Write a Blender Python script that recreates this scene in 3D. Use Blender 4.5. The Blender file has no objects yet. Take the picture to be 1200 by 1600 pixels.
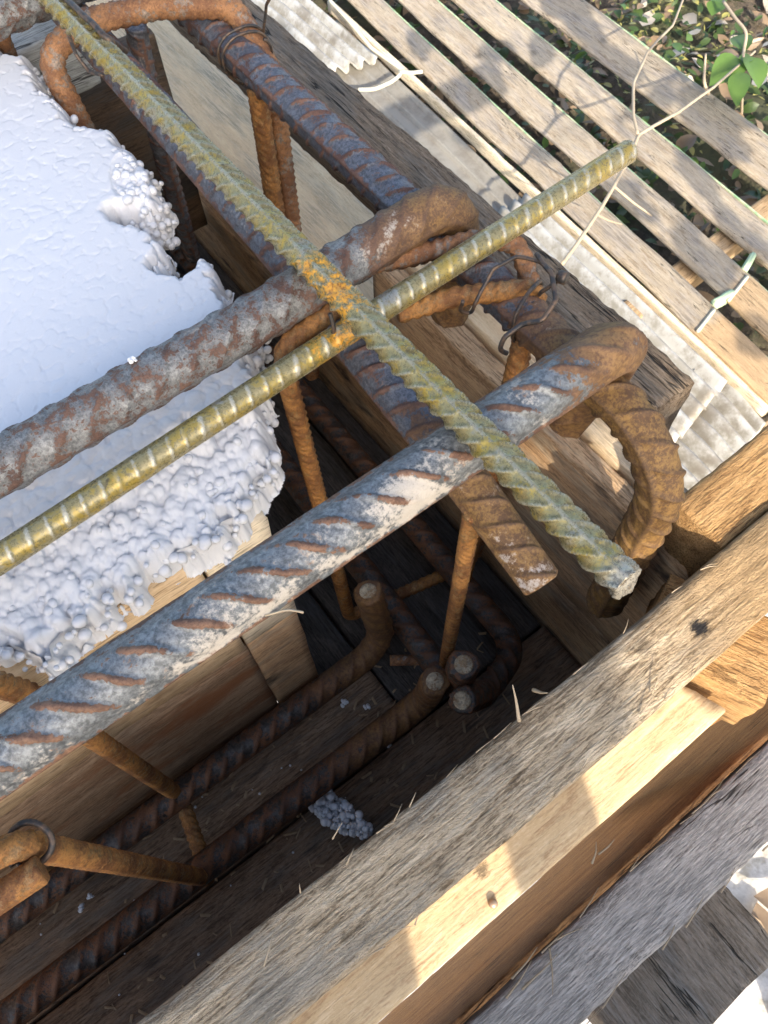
import bpy, math, random
import numpy as np
from mathutils import Matrix, Vector

# ------------------------------------------------------------------ camera
scene = bpy.context.scene
COL = scene.collection
random.seed(7)
RNG = np.random.default_rng(7)

# world: X along the near beam, Y along the side beam, Z up; metres.
# the phone is held at the origin, about 0.3 m above the top bars.
RC = np.array([[0.7964953335, -0.5445166835, 0.2628626353],
               [-0.6043826297, -0.7041803787, 0.3726280065],
               [-0.0177994562, -0.4556660791, -0.8899728107]])
cam_d = bpy.data.cameras.new('camera')
cam = bpy.data.objects.new('camera', cam_d)
COL.objects.link(cam)
mw = Matrix.Identity(4)
for i in range(3):
    mw[i][0] = RC[i, 0]; mw[i][1] = -RC[i, 1]; mw[i][2] = -RC[i, 2]
cam.matrix_world = mw
cam_d.sensor_fit = 'VERTICAL'
cam_d.sensor_height = 36.0
cam_d.lens = 1250 / 1600 * 36.0
cam_d.clip_start = 0.01
cam_d.clip_end = 200
cam_d.dof.use_dof = True
cam_d.dof.focus_distance = 0.36
cam_d.dof.aperture_fstop = 48
scene.camera = cam

# ------------------------------------------------------------------ light
SUN_EL = math.radians(31)
SUN_AZ = math.radians(67.0)          # direction in which shadows fall (from +X)
to_sun = Vector((-math.cos(SUN_AZ) * math.cos(SUN_EL), -math.sin(SUN_AZ) * math.cos(SUN_EL), math.sin(SUN_EL)))
world = bpy.data.worlds.new('World')
scene.world = world
world.use_nodes = True
wn = world.node_tree
sky = wn.nodes.new('ShaderNodeTexSky')
sky.sky_type = 'NISHITA'
sky.sun_disc = False
sky.sun_elevation = SUN_EL
sky.sun_rotation = math.atan2(to_sun.x, to_sun.y)
sky.altitude = 50
sky.dust_density = 3.0
bg = wn.nodes['Background']
bg.inputs['Strength'].default_value = 0.15
wn.links.new(sky.outputs[0], bg.inputs['Color'])
sun_d = bpy.data.lights.new('sun', 'SUN')
sun_d.energy = 3.0
sun_d.angle = math.radians(0.55)
sun_d.color = (1.0, 0.90, 0.76)
sun = bpy.data.objects.new('sun', sun_d)
COL.objects.link(sun)
sun.rotation_euler = to_sun.to_track_quat('Z', 'Y').to_euler()
scene.view_settings.view_transform = 'Standard'
scene.view_settings.look = 'None'
scene.view_settings.gamma = 1
scene.view_settings.exposure = 1.55

# ------------------------------------------------------------------ helpers
def ray(px, py):
    return RC @ np.array([px - 600.0, py - 800.0, 1250.0])
def P(px, py, z):                    # a photo point known to lie at height z
    r = ray(px, py); return Vector(r * (z / r[2]))
def PX(px, py, x):                   # ... known to lie in the plane X = x
    r = ray(px, py); return Vector(r * (x / r[0]))
def PY(px, py, y):
    r = ray(px, py); return Vector(r * (y / r[1]))

def tag(o, label=None, cat=None, group=None, kind=None):
    if label: o['label'] = label
    if cat: o['category'] = cat
    if group: o['group'] = group
    if kind: o['kind'] = kind
    return o

def empty(name, loc=(0, 0, 0)):
    o = bpy.data.objects.new(name, None); COL.objects.link(o)
    o.location = loc; o.empty_display_size = 0.02
    return o

def link(name, me, mat, parent=None, smooth=True):
    if mat: me.materials.append(mat)
    if smooth: me.polygons.foreach_set('use_smooth', [True] * len(me.polygons))
    o = bpy.data.objects.new(name, me); COL.objects.link(o)
    if parent is not None:
        o.parent = parent
        o.matrix_parent_inverse = Matrix.Translation(parent.location).inverted()
    return o

def mesh_np(name, verts, quads, tris=None, attrs=None):
    me = bpy.data.meshes.new(name)
    v = np.asarray(verts, dtype=np.float32)
    q = np.asarray(quads, dtype=np.int32).reshape(-1, 4)
    t = np.asarray(tris if tris is not None else [], dtype=np.int32).reshape(-1, 3)
    me.vertices.add(len(v)); me.vertices.foreach_set('co', v.ravel())
    me.loops.add(q.size + t.size)
    me.loops.foreach_set('vertex_index', np.concatenate([q.ravel(), t.ravel()]).astype(np.int32))
    me.polygons.add(len(q) + len(t))
    st = np.concatenate([np.arange(len(q)) * 4, q.size + np.arange(len(t)) * 3]).astype(np.int32)
    me.polygons.foreach_set('loop_start', st)
    me.update(calc_edges=True)
    if attrs:
        for k, a in attrs.items():
            at = me.attributes.new(k, 'FLOAT', 'POINT')
            at.data.foreach_set('value', np.asarray(a, dtype=np.float32))
    me.validate()
    return me

def smooth_noise(n, step, amp):
    m = int(n / step) + 3
    r = RNG.uniform(-1, 1, m)
    x = np.arange(n) / step
    i = x.astype(int); f = x - i; f = f * f * (3 - 2 * f)
    return amp * (r[i] * (1 - f) + r[i + 1] * f)

# ------------------------------------------------------------------ node helper
class NT:
    def __init__(self, name):
        self.m = bpy.data.materials.new(name); self.m.use_nodes = True
        self.t = self.m.node_tree
        self.b = self.t.nodes['Principled BSDF']
        self.tc = self.t.nodes.new('ShaderNodeTexCoord').outputs['Object']
    def n(self, ty, **kw):
        nd = self.t.nodes.new(ty)
        for k, v in kw.items(): setattr(nd, k, v)
        return nd
    def put(self, sock, v):
        if isinstance(v, bpy.types.NodeSocket): self.t.links.new(v, sock)
        elif isinstance(v, (tuple, list)) and len(v) == 3 and sock.type == 'RGBA': sock.default_value = (*v, 1)
        else: sock.default_value = v
    def mp(self, scale, loc=(0, 0, 0)):
        nd = self.n('ShaderNodeMapping'); self.put(nd.inputs['Vector'], self.tc)
        nd.inputs['Scale'].default_value = scale; nd.inputs['Location'].default_value = loc
        return nd.outputs[0]
    def noise(self, scale, vec=None, detail=5, rough=.6, dist=0.0):
        nd = self.n('ShaderNodeTexNoise'); self.put(nd.inputs['Vector'], vec or self.tc)
        nd.inputs['Scale'].default_value = scale; nd.inputs['Detail'].default_value = detail
        nd.inputs['Roughness'].default_value = rough; nd.inputs['Distortion'].default_value = dist
        return nd.outputs[0]
    def voro(self, scale, vec=None, feature='F1', out=0):
        nd = self.n('ShaderNodeTexVoronoi', feature=feature); self.put(nd.inputs['Vector'], vec or self.tc)
        nd.inputs['Scale'].default_value = scale
        return nd.outputs[out]
    def math(self, op, a, b=0.0, clamp=False):
        nd = self.n('ShaderNodeMath', operation=op, use_clamp=clamp)
        self.put(nd.inputs[0], a); self.put(nd.inputs[1], b); return nd.outputs[0]
    def ramp(self, fac, lo, hi, a=0.0, b=1.0):
        nd = self.n('ShaderNodeMapRange', interpolation_type='SMOOTHSTEP')
        self.put(nd.inputs[0], fac); self.put(nd.inputs[1], lo); self.put(nd.inputs[2], hi)
        self.put(nd.inputs[3], a); self.put(nd.inputs[4], b); return nd.outputs[0]
    def mix(self, f, a, b, bt='MIX'):
        nd = self.n('ShaderNodeMix', data_type='RGBA', blend_type=bt)
        self.put(nd.inputs[0], f); self.put(nd.inputs[6], a); self.put(nd.inputs[7], b); return nd.outputs[2]
    def attr(self, name):
        return self.n('ShaderNodeAttribute', attribute_name=name).outputs['Fac']
    def sep(self, vec=None):
        nd = self.n('ShaderNodeSeparateXYZ'); self.put(nd.inputs[0], vec or self.tc); return nd.outputs
    def bump(self, h, strength, dist, prev=None):
        nd = self.n('ShaderNodeBump'); self.put(nd.inputs['Height'], h)
        nd.inputs['Strength'].default_value = strength; nd.inputs['Distance'].default_value = dist
        if prev is not None: self.put(nd.inputs['Normal'], prev)
        return nd.outputs[0]
    def done(self, col, rough=.7, metal=0.0, normal=None, spec=None):
        self.put(self.b.inputs['Base Color'], col); self.put(self.b.inputs['Roughness'], rough)
        self.put(self.b.inputs['Metallic'], metal)
        if normal is not None: self.put(self.b.inputs['Normal'], normal)
        if spec is not None: self.b.inputs['Specular IOR Level'].default_value = spec
        return self.m

def wood_mat(name, dark, mid, light, grey=None, grey_amt=0.0, seed=0.0, spots=(), cracks=0.0, bump=1.0,
             fresh=None, fuzz=.5, grain=1.0, stain=None, lines=.55):
    k = NT(name)
    L = (seed * 3.1, seed * 1.7, seed * .9)
    warp = k.noise(9, k.mp((1.5, 5, 5), L), 2)
    wv = k.n('ShaderNodeMix', data_type='VECTOR')
    base = k.mp((5 * grain, 75 * grain, 75 * grain), L)
    off = k.n('ShaderNodeVectorMath', operation='MULTIPLY_ADD')
    comb = k.n('ShaderNodeCombineXYZ'); k.put(comb.inputs[1], warp); k.put(comb.inputs[2], warp)
    k.put(off.inputs[0], comb.outputs[0]); off.inputs[1].default_value = (0, 5, 5); k.put(off.inputs[2], base)
    g1 = k.noise(1.0, off.outputs[0], 8, .68, .3)
    g2 = k.noise(1.0, k.mp((38 * grain, 560 * grain, 560 * grain), L), 5, .72, .25)
    g3 = k.noise(1.0, k.mp((330, 900, 900), L), 3, .75)
    bl = k.noise(1.0, k.mp((14, 42, 42), L), 5, .6)
    t = k.math('ADD', k.math('MULTIPLY', g1, .42), k.math('ADD', k.math('MULTIPLY', g2, .36), k.math('MULTIPLY', g3, .22)))
    c = k.mix(k.ramp(t, .41, .50), dark, mid)
    c = k.mix(k.ramp(t, .50, .59), c, light)
    g4 = k.noise(1.0, k.mp((70 * grain, 1000 * grain, 1000 * grain), (L[0] + 2, L[1], L[2])), 3, .6, .3)
    ln = k.ramp(g4, .40, .45, 1, 0)                   # fine dark pores between the fibres
    c = k.mix(k.math('MULTIPLY', ln, lines), c, tuple(.32 * x for x in dark))
    if grey:
        gm = k.ramp(k.math('ADD', bl, k.math('MULTIPLY', k.math('SUBTRACT', g2, .5), .5)), .62 - .4 * grey_amt, .82 - .4 * grey_amt)
        gc = k.mix(k.ramp(g2, .38, .62), tuple(.45 * x for x in grey), grey)
        c = k.mix(gm, c, gc)
    if fresh:                                         # towards one end the wood is less weathered
        x0, x1, fc = fresh
        fm = k.ramp(k.math('ADD', k.sep()[0], k.math('MULTIPLY', k.math('SUBTRACT', bl, .5), .05)), x0, x1)
        c = k.mix(k.math('MULTIPLY', fm, .85), c, k.mix(k.ramp(t, .4, .62), tuple(.55 * x for x in fc), fc))
    if stain:
        sm = k.ramp(k.noise(1.0, k.mp((9, 60, 22), (seed, 4, 2)), 5, .65), stain[1], stain[1] + .14)
        c = k.mix(sm, c, stain[0])
    h = k.math('ADD', k.math('MULTIPLY', g1, .5), k.math('ADD', k.math('MULTIPLY', g2, .8), k.math('SUBTRACT', k.math('MULTIPLY', g3, fuzz), k.math('MULTIPLY', ln, .35))))
    if cracks > 0:
        cn = k.noise(1.0, k.mp((7, 95, 95), (seed + 5, seed, 3)), 3, .55, .4)
        cm = k.ramp(k.math('ABSOLUTE', k.math('SUBTRACT', cn, .5)), .003, .016, 1, 0)
        cz = k.ramp(k.noise(1.0, k.mp((10, 24, 24), (seed, 9, 1)), 2), .62 - .3 * cracks, .70 - .3 * cracks)
        cm = k.math('MULTIPLY', cm, cz)
        c = k.mix(k.math('MULTIPLY', cm, .9), c, tuple(.12 * x for x in dark))
        h = k.math('SUBTRACT', h, k.math('MULTIPLY', cm, 1.5))
    for (sx, sy, sz, r, a) in spots:                  # knots, nail holes
        d = k.n('ShaderNodeVectorMath', operation='DISTANCE')
        k.put(d.inputs[0], k.tc); d.inputs[1].default_value = (sx, sy, sz)
        dd = k.math('ADD', d.outputs['Value'], k.math('MULTIPLY', k.math('SUBTRACT', g3, .5), r * 1.6))
        dd = k.math('ADD', dd, k.math('MULTIPLY', k.math('SUBTRACT', bl, .5), r * 1.2))
        m = k.ramp(dd, r * .25, r, a, 0)
        c = k.mix(m, c, (.012, .012, .014))
    nb = k.bump(h, min(1, .85 * bump), .0022 * bump)
    return k.done(c, k.ramp(g2, .3, .7, .62, .88), 0, nb, .25)

def rebar_mat(name, scale_c, rust_a, rust_b, dust_c, rust_bias=0.0, dust_bias=-1.0, metal=.35, rough=.42, fine=1.0, ribrust=.12):
    k = NT(name)
    n1 = k.noise(85 * fine, None, 6, .65); n2 = k.noise(420 * fine, None, 5, .7); n3 = k.noise(38 * fine, None, 5, .6, .4)
    n4 = k.noise(1100, None, 3, .7)
    rib, ru, du = k.attr('rib'), k.attr('rust'), k.attr('dust')
    s = k.math('ADD', k.math('MULTIPLY', n1, .55), k.math('MULTIPLY', n2, .45))
    s = k.math('ADD', s, k.math('ADD', k.math('MULTIPLY', k.math('MULTIPLY', rib, k.ramp(n1, .34, .56, .1, 1.25)), ribrust), k.math('MULTIPLY', ru, .5)))
    rm = k.ramp(k.math('ADD', s, rust_bias), .515, .575)
    base = k.mix(k.ramp(n2, .35, .65), tuple(x * .55 for x in scale_c), tuple(min(1, x * 1.35) for x in scale_c))
    rc = k.mix(k.ramp(k.math('ADD', k.math('MULTIPLY', n3, .6), k.math('MULTIPLY', n2, .4)), .42, .6), rust_a, rust_b)
    rc = k.mix(k.ramp(n4, .3, .52, .55, 0), rc, tuple(x * .3 for x in rust_a))
    gold = k.mix(k.ramp(k.math('ADD', k.math('MULTIPLY', n2, .6), k.math('MULTIPLY', n1, .4)), .42, .60), (.10, .050, .018), (.26, .145, .038))
    gold = k.mix(k.math('MULTIPLY', rib, .5), gold, (.07, .04, .025))
    rc = k.mix(k.math('MULTIPLY', ru, 1.5, True), rc, gold)
    c = k.mix(rm, base, rc)
    d = k.math('ADD', k.math('MULTIPLY', n3, .62), k.math('MULTIPLY', n2, .38))
    d = k.math('ADD', d, k.math('SUBTRACT', k.math('MULTIPLY', du, .22), k.math('MULTIPLY', rib, .16)))
    dm = k.ramp(k.math('ADD', d, dust_bias), .50, .60)
    c = k.mix(k.math('MULTIPLY', dm, .9), c, k.mix(n4, dust_c, tuple(x * .75 for x in dust_c)))
    rr = k.math('ADD', k.math('MULTIPLY', rm, .25), k.math('ADD', rough, k.math('MULTIPLY', dm, .3)), True)
    mm = k.math('MULTIPLY', k.math('SUBTRACT', 1.0, k.math('MAXIMUM', rm, dm)), metal)
    nb = k.bump(k.math('ADD', k.math('MULTIPLY', n2, .7), k.math('ADD', k.math('MULTIPLY', n4, .4), k.math('MULTIPLY', rm, .25))), .6, .0008)
    return k.done(c, rr, mm, nb, .45)

def yellow_mat(name, seed, grey=.5, metal=.5):
    k = NT(name)
    v = k.mp((1, 1, 1), (seed, seed * 2, 0))
    n1 = k.noise(75, v, 5, .62, .5); n2 = k.noise(480, v, 5, .72); n3 = k.noise(34, v, 4, .6)
    ru, rib, du = k.attr('rust'), k.attr('rib'), k.attr('dust')
    c = k.mix(k.ramp(n2, .25, .75), (.20, .165, .07), (.31, .265, .13))
    c = k.mix(k.math('MULTIPLY', k.ramp(k.math('ADD', k.math('MULTIPLY', rib, .6), k.math('MULTIPLY', n2, .5)), .40, .80), grey + .2), c, (.42, .395, .30))
    ym = k.ramp(k.math('ADD', n1, k.math('MULTIPLY', k.math('SUBTRACT', n2, .5), .7)), .50, .60)
    c = k.mix(k.math('MULTIPLY', ym, .75), c, k.mix(n2, (.24, .17, .025), (.44, .31, .045)))
    bm = k.ramp(k.math('ADD', n3, k.math('MULTIPLY', k.math('SUBTRACT', n2, .5), .4)), .60, .68)
    c = k.mix(k.math('MULTIPLY', bm, grey), c, (.27, .275, .26))
    dk = k.ramp(k.noise(150, v, 5, .7), .60, .68)
    c = k.mix(k.math('MULTIPLY', dk, .6), c, (.07, .05, .025))
    om = k.ramp(k.math('ADD', k.math('MULTIPLY', ru, .20), k.math('ADD', k.math('MULTIPLY', n1, .5), k.math('MULTIPLY', n2, .45))), .60, .68)
    c = k.mix(om, c, k.mix(k.ramp(n2, .35, .65), (.24, .075, .01), (.60, .30, .025)))
    c = k.mix(k.math('MULTIPLY', du, .75), c, k.mix(k.ramp(n2, .4, .6), (.20, .18, .15), (.46, .43, .37)))
    nb = k.bump(k.math('ADD', n2, k.math('MULTIPLY', n1, .3)), .28, .0005)
    return k.done(c, k.ramp(n2, .3, .7, .20, .40), k.ramp(om, 0, 1, metal, .05), nb, .6)

# ------------------------------------------------------------------ swept bars
def fillet(pts, R, ds):
    pts = [Vector(p) for p in pts]
    out = [pts[0]]
    for i in range(1, len(pts) - 1):
        a, b, c = pts[i - 1], pts[i], pts[i + 1]
        u = (a - b); w = (c - b)
        lu, lw = u.length, w.length; u.normalize(); w.normalize()
        ang = u.angle(w, math.pi)
        if ang > math.pi - .02: out.append(b); continue
        rr = R[i] if isinstance(R, dict) else R
        d = min(rr / math.tan(ang / 2), lu * .48, lw * .48)
        r = d * math.tan(ang / 2)
        ctr = b + (u + w).normalized() * (r / math.sin(ang / 2))
        s = b + u * d - ctr; e = b + w * d - ctr
        tot = math.pi - ang; n = max(3, int(tot * r / ds))
        for j in range(n + 1):
            f = j / n
            q = (s * math.sin((1 - f) * tot) + e * math.sin(f * tot)) / math.sin(tot) if math.sin(tot) > 1e-3 else s.lerp(e, f)
            out.append(ctr + q)
    out.append(pts[-1])
    a = np.array([tuple(p) for p in out])
    keep = np.r_[True, np.linalg.norm(np.diff(a, axis=0), axis=1) > 1e-6]
    a = a[keep]
    L = np.r_[0, np.cumsum(np.linalg.norm(np.diff(a, axis=0), axis=1))]
    s = np.linspace(0, L[-1], max(4, int(L[-1] / ds)))
    return np.stack([np.interp(s, L, a[:, i]) for i in range(3)], 1), s

def frames(c):
    t = np.gradient(c, axis=0); t /= np.linalg.norm(t, axis=1)[:, None]
    up = np.array([0, 0, 1.0])
    if abs(t[0] @ up) > .9: up = np.array([1.0, 0, 0])
    n = up - (up @ t[0]) * t[0]; n /= np.linalg.norm(n)
    N = [n]
    for i in range(1, len(c)):
        n = N[-1] - (N[-1] @ t[i]) * t[i]; n /= np.linalg.norm(n); N.append(n)
    N = np.array(N); B = np.cross(t, N)
    return t, N, B

def rebar(name, pts, r, mat, parent=None, R=.03, pitch=None, slant=.9, herring=False, roll=90, ribh=None, ds=None,
          seg=48, rust=None, dust=None, ribw=.3, env=.5, lrib=1.0, cut=0.0, taper=None, ang=None):
    ds = ds or max(.0008, r * .065)
    pitch = pitch or r * 1.45; ribh = ribh or r * .12
    c, s = fillet(pts, R, ds)
    t, N, B = frames(c)
    th = np.linspace(0, 2 * np.pi, seg, endpoint=False)
    S, TH = np.meshgrid(s, th, indexing='ij')
    a = TH - math.radians(roll)
    a = (a + np.pi) % (2 * np.pi) - np.pi
    half = np.where(a >= 0, a, -a) - np.pi / 2           # centre of each half = 0
    sg = np.where(a >= 0, 1.0, -1.0 if herring else 1.0)
    wob = smooth_noise(len(s), 9, .0012)[:, None]
    q = (S + sg * slant * r * half * (1 if herring else np.where(a >= 0, 1, -1)) + wob) / pitch + np.where(a >= 0, 0, .5)
    d = np.abs((q % 1) - .5) * 2                         # 1 at rib centre... 0 between
    rp = np.clip((d - (1 - ribw)) / (ribw * .62), 0, 1); rp = rp * rp * (3 - 2 * rp)
    rp *= np.clip(np.cos(half) ** env * 1.15, 0, 1)
    lr = np.clip(1.6 * np.exp(-((np.pi / 2 - np.abs(half)) / .13) ** 4), 0, 1) * lrib
    rib = np.maximum(rp, lr * .8)
    lump = smooth_noise(len(s), 14, .012 * r)[:, None] + RNG.normal(0, .002 * r, S.shape)
    rad = r + ribh * rib + lump
    if taper: rad = rad * np.array([taper(x) for x in s / s[-1]])[:, None]
    v = c[:, None, :] + rad[..., None] * (np.cos(TH)[..., None] * N[:, None, :] + np.sin(TH)[..., None] * B[:, None, :])
    n, m = S.shape
    idx = np.arange(n * m).reshape(n, m)
    q4 = np.stack([idx[:-1], np.roll(idx, -1, 1)[:-1], np.roll(idx, -1, 1)[1:], idx[1:]], -1).reshape(-1, 4)
    vv = v.reshape(-1, 3); tris = []
    rr = rib.ravel()
    sN = s / s[-1]
    fr = np.array([rust(x) if rust else 0 for x in sN]); fd = np.array([dust(x) if dust else 0 for x in sN])
    RU = np.repeat(fr, m); DU = np.repeat(fd, m)
    if ang: DU = DU + ang[1] * np.clip(np.cos(TH - math.radians(ang[0])), -.6, 1).ravel()
    extra = []
    for e, sgn in ((0, -1), (n - 1, 1)):                 # sheared, slightly bevelled ends
        base = len(vv) + len(extra)
        ring = c[e] + (v[e] - c[e]) * .86 + t[e] * sgn * r * .1
        ring = ring + t[e] * sgn * cut * ((v[e] - c[e]) @ N[e])[:, None]
        extra += list(ring); extra.append(c[e] + t[e] * sgn * r * .06)
        for j in range(m):
            j2 = (j + 1) % m
            A, Bq = idx[e, j], idx[e, j2]
            if sgn > 0:
                tris += [(A, Bq, base + j2), (A, base + j2, base + j), (base + j, base + j2, base + m)]
            else:
                tris += [(Bq, A, base + j2), (A, base + j, base + j2), (base + j2, base + j, base + m)]
        RU = np.r_[RU, np.full(m + 1, fr[e])]; DU = np.r_[DU, np.full(m + 1, fd[e])]; rr = np.r_[rr, np.zeros(m + 1)]
    vv = np.vstack([vv, np.array(extra)])
    me = mesh_np(name, vv, q4, tris, {'rib': rr, 'rust': RU, 'dust': DU})
    return link(name, me, mat, parent)

def tube_mesh(name, pts, r0, r1=None, seg=8, ds=.002, R=.01, wob=0.0, raw=False):
    r1 = r0 if r1 is None else r1
    if raw:
        c = np.array([tuple(p) for p in pts]); 
    else:
        c, _ = fillet(pts, R, ds)
    if wob:
        c = c + np.stack([smooth_noise(len(c), 8, wob) for _ in range(3)], 1)
    t, N, B = frames(c)
    th = np.linspace(0, 2 * np.pi, seg, endpoint=False)
    rad = np.linspace(r0, r1, len(c))[:, None, None]
    v = c[:, None] + rad * (np.cos(th)[None, :, None] * N[:, None] + np.sin(th)[None, :, None] * B[:, None])
    n = len(c); idx = np.arange(n * seg).reshape(n, seg)
    q = np.stack([idx[:-1], np.roll(idx, -1, 1)[:-1], np.roll(idx, -1, 1)[1:], idx[1:]], -1).reshape(-1, 4)
    vv = v.reshape(-1, 3); tr = []
    for e, f in ((0, True), (n - 1, False)):
        b = len(vv); vv = np.vstack([vv, c[e]])
        for j in range(seg):
            a, d = idx[e, j], idx[e, (j + 1) % seg]
            tr.append((d, a, b) if f else (a, d, b))
    return mesh_np(name, vv, q, tr)

def tube(name, pts, r0, mat, parent=None, **k):
    return link(name, tube_mesh(name, pts, r0, **k), mat, parent)

def coil(ctr, axis, rad, turns, r_w, pitch=.003, start=0.0, squash=1.0):
    ax = Vector(axis).normalized()
    u = ax.orthogonal().normalized(); w = ax.cross(u)
    pts = []
    n = int(turns * 28)
    for i in range(n + 1):
        a = start + i / 28 * 2 * math.pi
        rr = rad * (1 + .05 * math.sin(3.1 * a))
        pts.append(Vector(ctr) + u * math.cos(a) * rr + w * math.sin(a) * rr * squash + ax * (i / n - .5) * pitch * turns)
    return pts

# ------------------------------------------------------------------ timbers
def timber(name, p0, p1, W, T, mat, parent=None, up=(0, 0, 1), wear=.0009, warp=.0012, ch=.0014, ds=.005, cut0=0.0, cut1=0.0):
    """box p0->p1 (centre line), W across, T along 'up'; local x = length so the grain follows it"""
    p0, p1 = Vector(p0), Vector(p1)
    L = (p1 - p0).length
    x = (p1 - p0).normalized(); z = Vector(up); z = (z - z.dot(x) * x).normalized(); y = z.cross(x)
    n = max(6, int(L / ds))
    prof = []; wgt = []
    k = 7
    cs = [(W / 2, T / 2), (-W / 2, T / 2), (-W / 2, -T / 2), (W / 2, -T / 2)]
    for i in range(4):
        a, b = cs[i], cs[(i + 1) % 4]
        d = math.hypot(b[0] - a[0], b[1] - a[1]); f0 = min(.4, ch / d)
        for j in range(k + 1):
            f = f0 + (1 - 2 * f0) * j / k
            prof.append((a[0] + (b[0] - a[0]) * f, a[1] + (b[1] - a[1]) * f)); wgt.append(1.0 if j in (0, k) else .25)
    prof = np.array(prof); m = len(prof); wgt = np.array(wgt)
    xs = np.linspace(0, L, n)
    v = np.zeros((n, m, 3))
    v[..., 0] = xs[:, None]; v[..., 1] = prof[None, :, 0]; v[..., 2] = prof[None, :, 1]
    wy = smooth_noise(n, max(3, .12 / ds), warp); wz = smooth_noise(n, max(3, .15 / ds), warp)
    v[..., 1] += wy[:, None]; v[..., 2] += wz[:, None]
    for j in range(m):
        e = np.abs(smooth_noise(n, 2.2, wear)) * wgt[j] + np.abs(smooth_noise(n, 9, wear)) * wgt[j]
        v[:, j, 1] -= np.sign(prof[j, 0]) * e; v[:, j, 2] -= np.sign(prof[j, 1]) * e
    v[0, :, 0] += cut0 * v[0, :, 1] + RNG.uniform(-.0006, .0006, m)
    v[-1, :, 0] += cut1 * v[-1, :, 1] + RNG.uniform(-.0006, .0006, m)
    idx = np.arange(n * m).reshape(n, m)
    q = np.stack([idx[:-1], np.roll(idx, -1, 1)[:-1], np.roll(idx, -1, 1)[1:], idx[1:]], -1).reshape(-1, 4)[:, ::-1]
    vv = v.reshape(-1, 3); tr = []
    for e, f in ((0, False), (n - 1, True)):
        b = len(vv); vv = np.vstack([vv, vv[idx[e]].mean(0)])
        for j in range(m):
            a, d = idx[e, j], idx[e, (j + 1) % m]
            tr.append((d, a, b) if f else (a, d, b))
    me = mesh_np(name, vv, q, tr)
    me.materials.append(mat)
    o = bpy.data.objects.new(name, me); COL.objects.link(o)
    M = Matrix.Identity(4)
    for i in range(3):
        M[i][0], M[i][1], M[i][2], M[i][3] = x[i], y[i], z[i], p0[i]
    o.matrix_world = M
    # flat shading with recalculated normals
    import bmesh
    bm = bmesh.new(); bm.from_mesh(me); bmesh.ops.recalc_face_normals(bm, faces=bm.faces); bm.to_mesh(me); bm.free()
    if parent is not None:
        o.parent = parent; o.matrix_parent_inverse = Matrix.Translation(parent.location).inverted()
    return o

def attach(o, parent):
    """make a mesh given in world coordinates a child of a timber"""
    bpy.context.view_layer.update()
    o.parent = parent; o.matrix_parent_inverse = parent.matrix_world.inverted()
    return o

# ------------------------------------------------------------------ materials
M = {}
M['near'] = wood_mat('wood_near', (.27, .19, .11), (.62, .475, .305), (.82, .665, .46), (.55, .465, .345), .42, 1.0,
                     spots=((.522, -.004, .019, .0065, .97), (.493, .008, .019, .0075, .45), (.40, .006, .019, .011, .28)),
                     bump=1.4, fresh=(.47, .56, (.56, .35, .155)), fuzz=1.1, lines=.5)
M['fresh'] = wood_mat('wood_fresh', (.30, .155, .055), (.50, .285, .11), (.62, .38, .165), None, 0, 2.0, bump=1.2, fuzz=1.0)
M['pine'] = wood_mat('wood_pine', (.42, .27, .14), (.56, .40, .22), (.66, .50, .30), None, 0, 3.0, bump=.5, fuzz=.3, lines=.2,
                     spots=((.305, .006, .012, .004, .9), (.375, .0, .012, .005, .7)))
M['grey'] = wood_mat('wood_grey', (.36, .31, .255), (.80, .70, .595), (.90, .815, .71), (.85, .765, .665), .7, 4.0, bump=1.5, cracks=.15, fuzz=.6, grain=1.5, lines=.6)
M['greyside'] = M['grey']
M['red'] = wood_mat('wood_red', (.20, .085, .03), (.40, .19, .068), (.54, .28, .108), None, 0, 5.0, bump=1.0, cracks=.3)
M['cracked'] = wood_mat('wood_cracked', (.15, .115, .08), (.26, .21, .155), (.34, .28, .22), (.30, .265, .22), .35, 6.0, bump=1.0, cracks=.62, grain=.9, lines=.3)
M['brown'] = wood_mat('wood_brown', (.09, .06, .037), (.22, .16, .105), (.34, .26, .18), (.24, .20, .155), .45, 7.0, bump=1.6, cracks=.5)
M['tan'] = wood_mat('wood_tan', (.66, .48, .28), (.80, .605, .37), (.88, .70, .45), (.82, .65, .43), .5, 8.0, bump=.8, stain=((.50, .38, .245), .62), lines=.12)
M['wall'] = wood_mat('wood_wall', (.31, .18, .088), (.56, .355, .19), (.69, .47, .27), (.48, .36, .235), .35, 9.0, bump=.9, stain=((.05, .038, .03), .56))
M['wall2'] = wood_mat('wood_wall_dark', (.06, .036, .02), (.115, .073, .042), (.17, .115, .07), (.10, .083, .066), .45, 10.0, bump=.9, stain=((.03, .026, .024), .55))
M['ply'] = wood_mat('plywood', (.44, .30, .16), (.56, .40, .235), (.64, .48, .30), None, 0, 11.0, bump=.35, fuzz=.3, grain=.7, stain=((.26, .17, .09), .62))
M['plyb'] = wood_mat('plywood_pale', (.52, .42, .28), (.66, .55, .39), (.74, .64, .47), None, 0, 12.0, bump=.35, fuzz=.3, grain=.7)
M['rusty'] = wood_mat('wood_rust_stained', (.18, .105, .055), (.30, .195, .115), (.40, .275, .17), None, 0, 13.0, bump=.7, stain=((.24, .105, .045), .50))
M['floor'] = wood_mat('wood_floor', (.12, .072, .042), (.25, .16, .095), (.35, .235, .15), (.22, .17, .125), .4, 14.0, bump=.9, stain=((.07, .055, .042), .58))
M['floor_shaded'] = wood_mat('wood_floor_shaded', (.04, .032, .026), (.085, .072, .06), (.14, .12, .10), (.10, .095, .09), .4, 16.0, bump=.9)  # darker floor copy: shade of the side trench put into the colour
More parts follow.
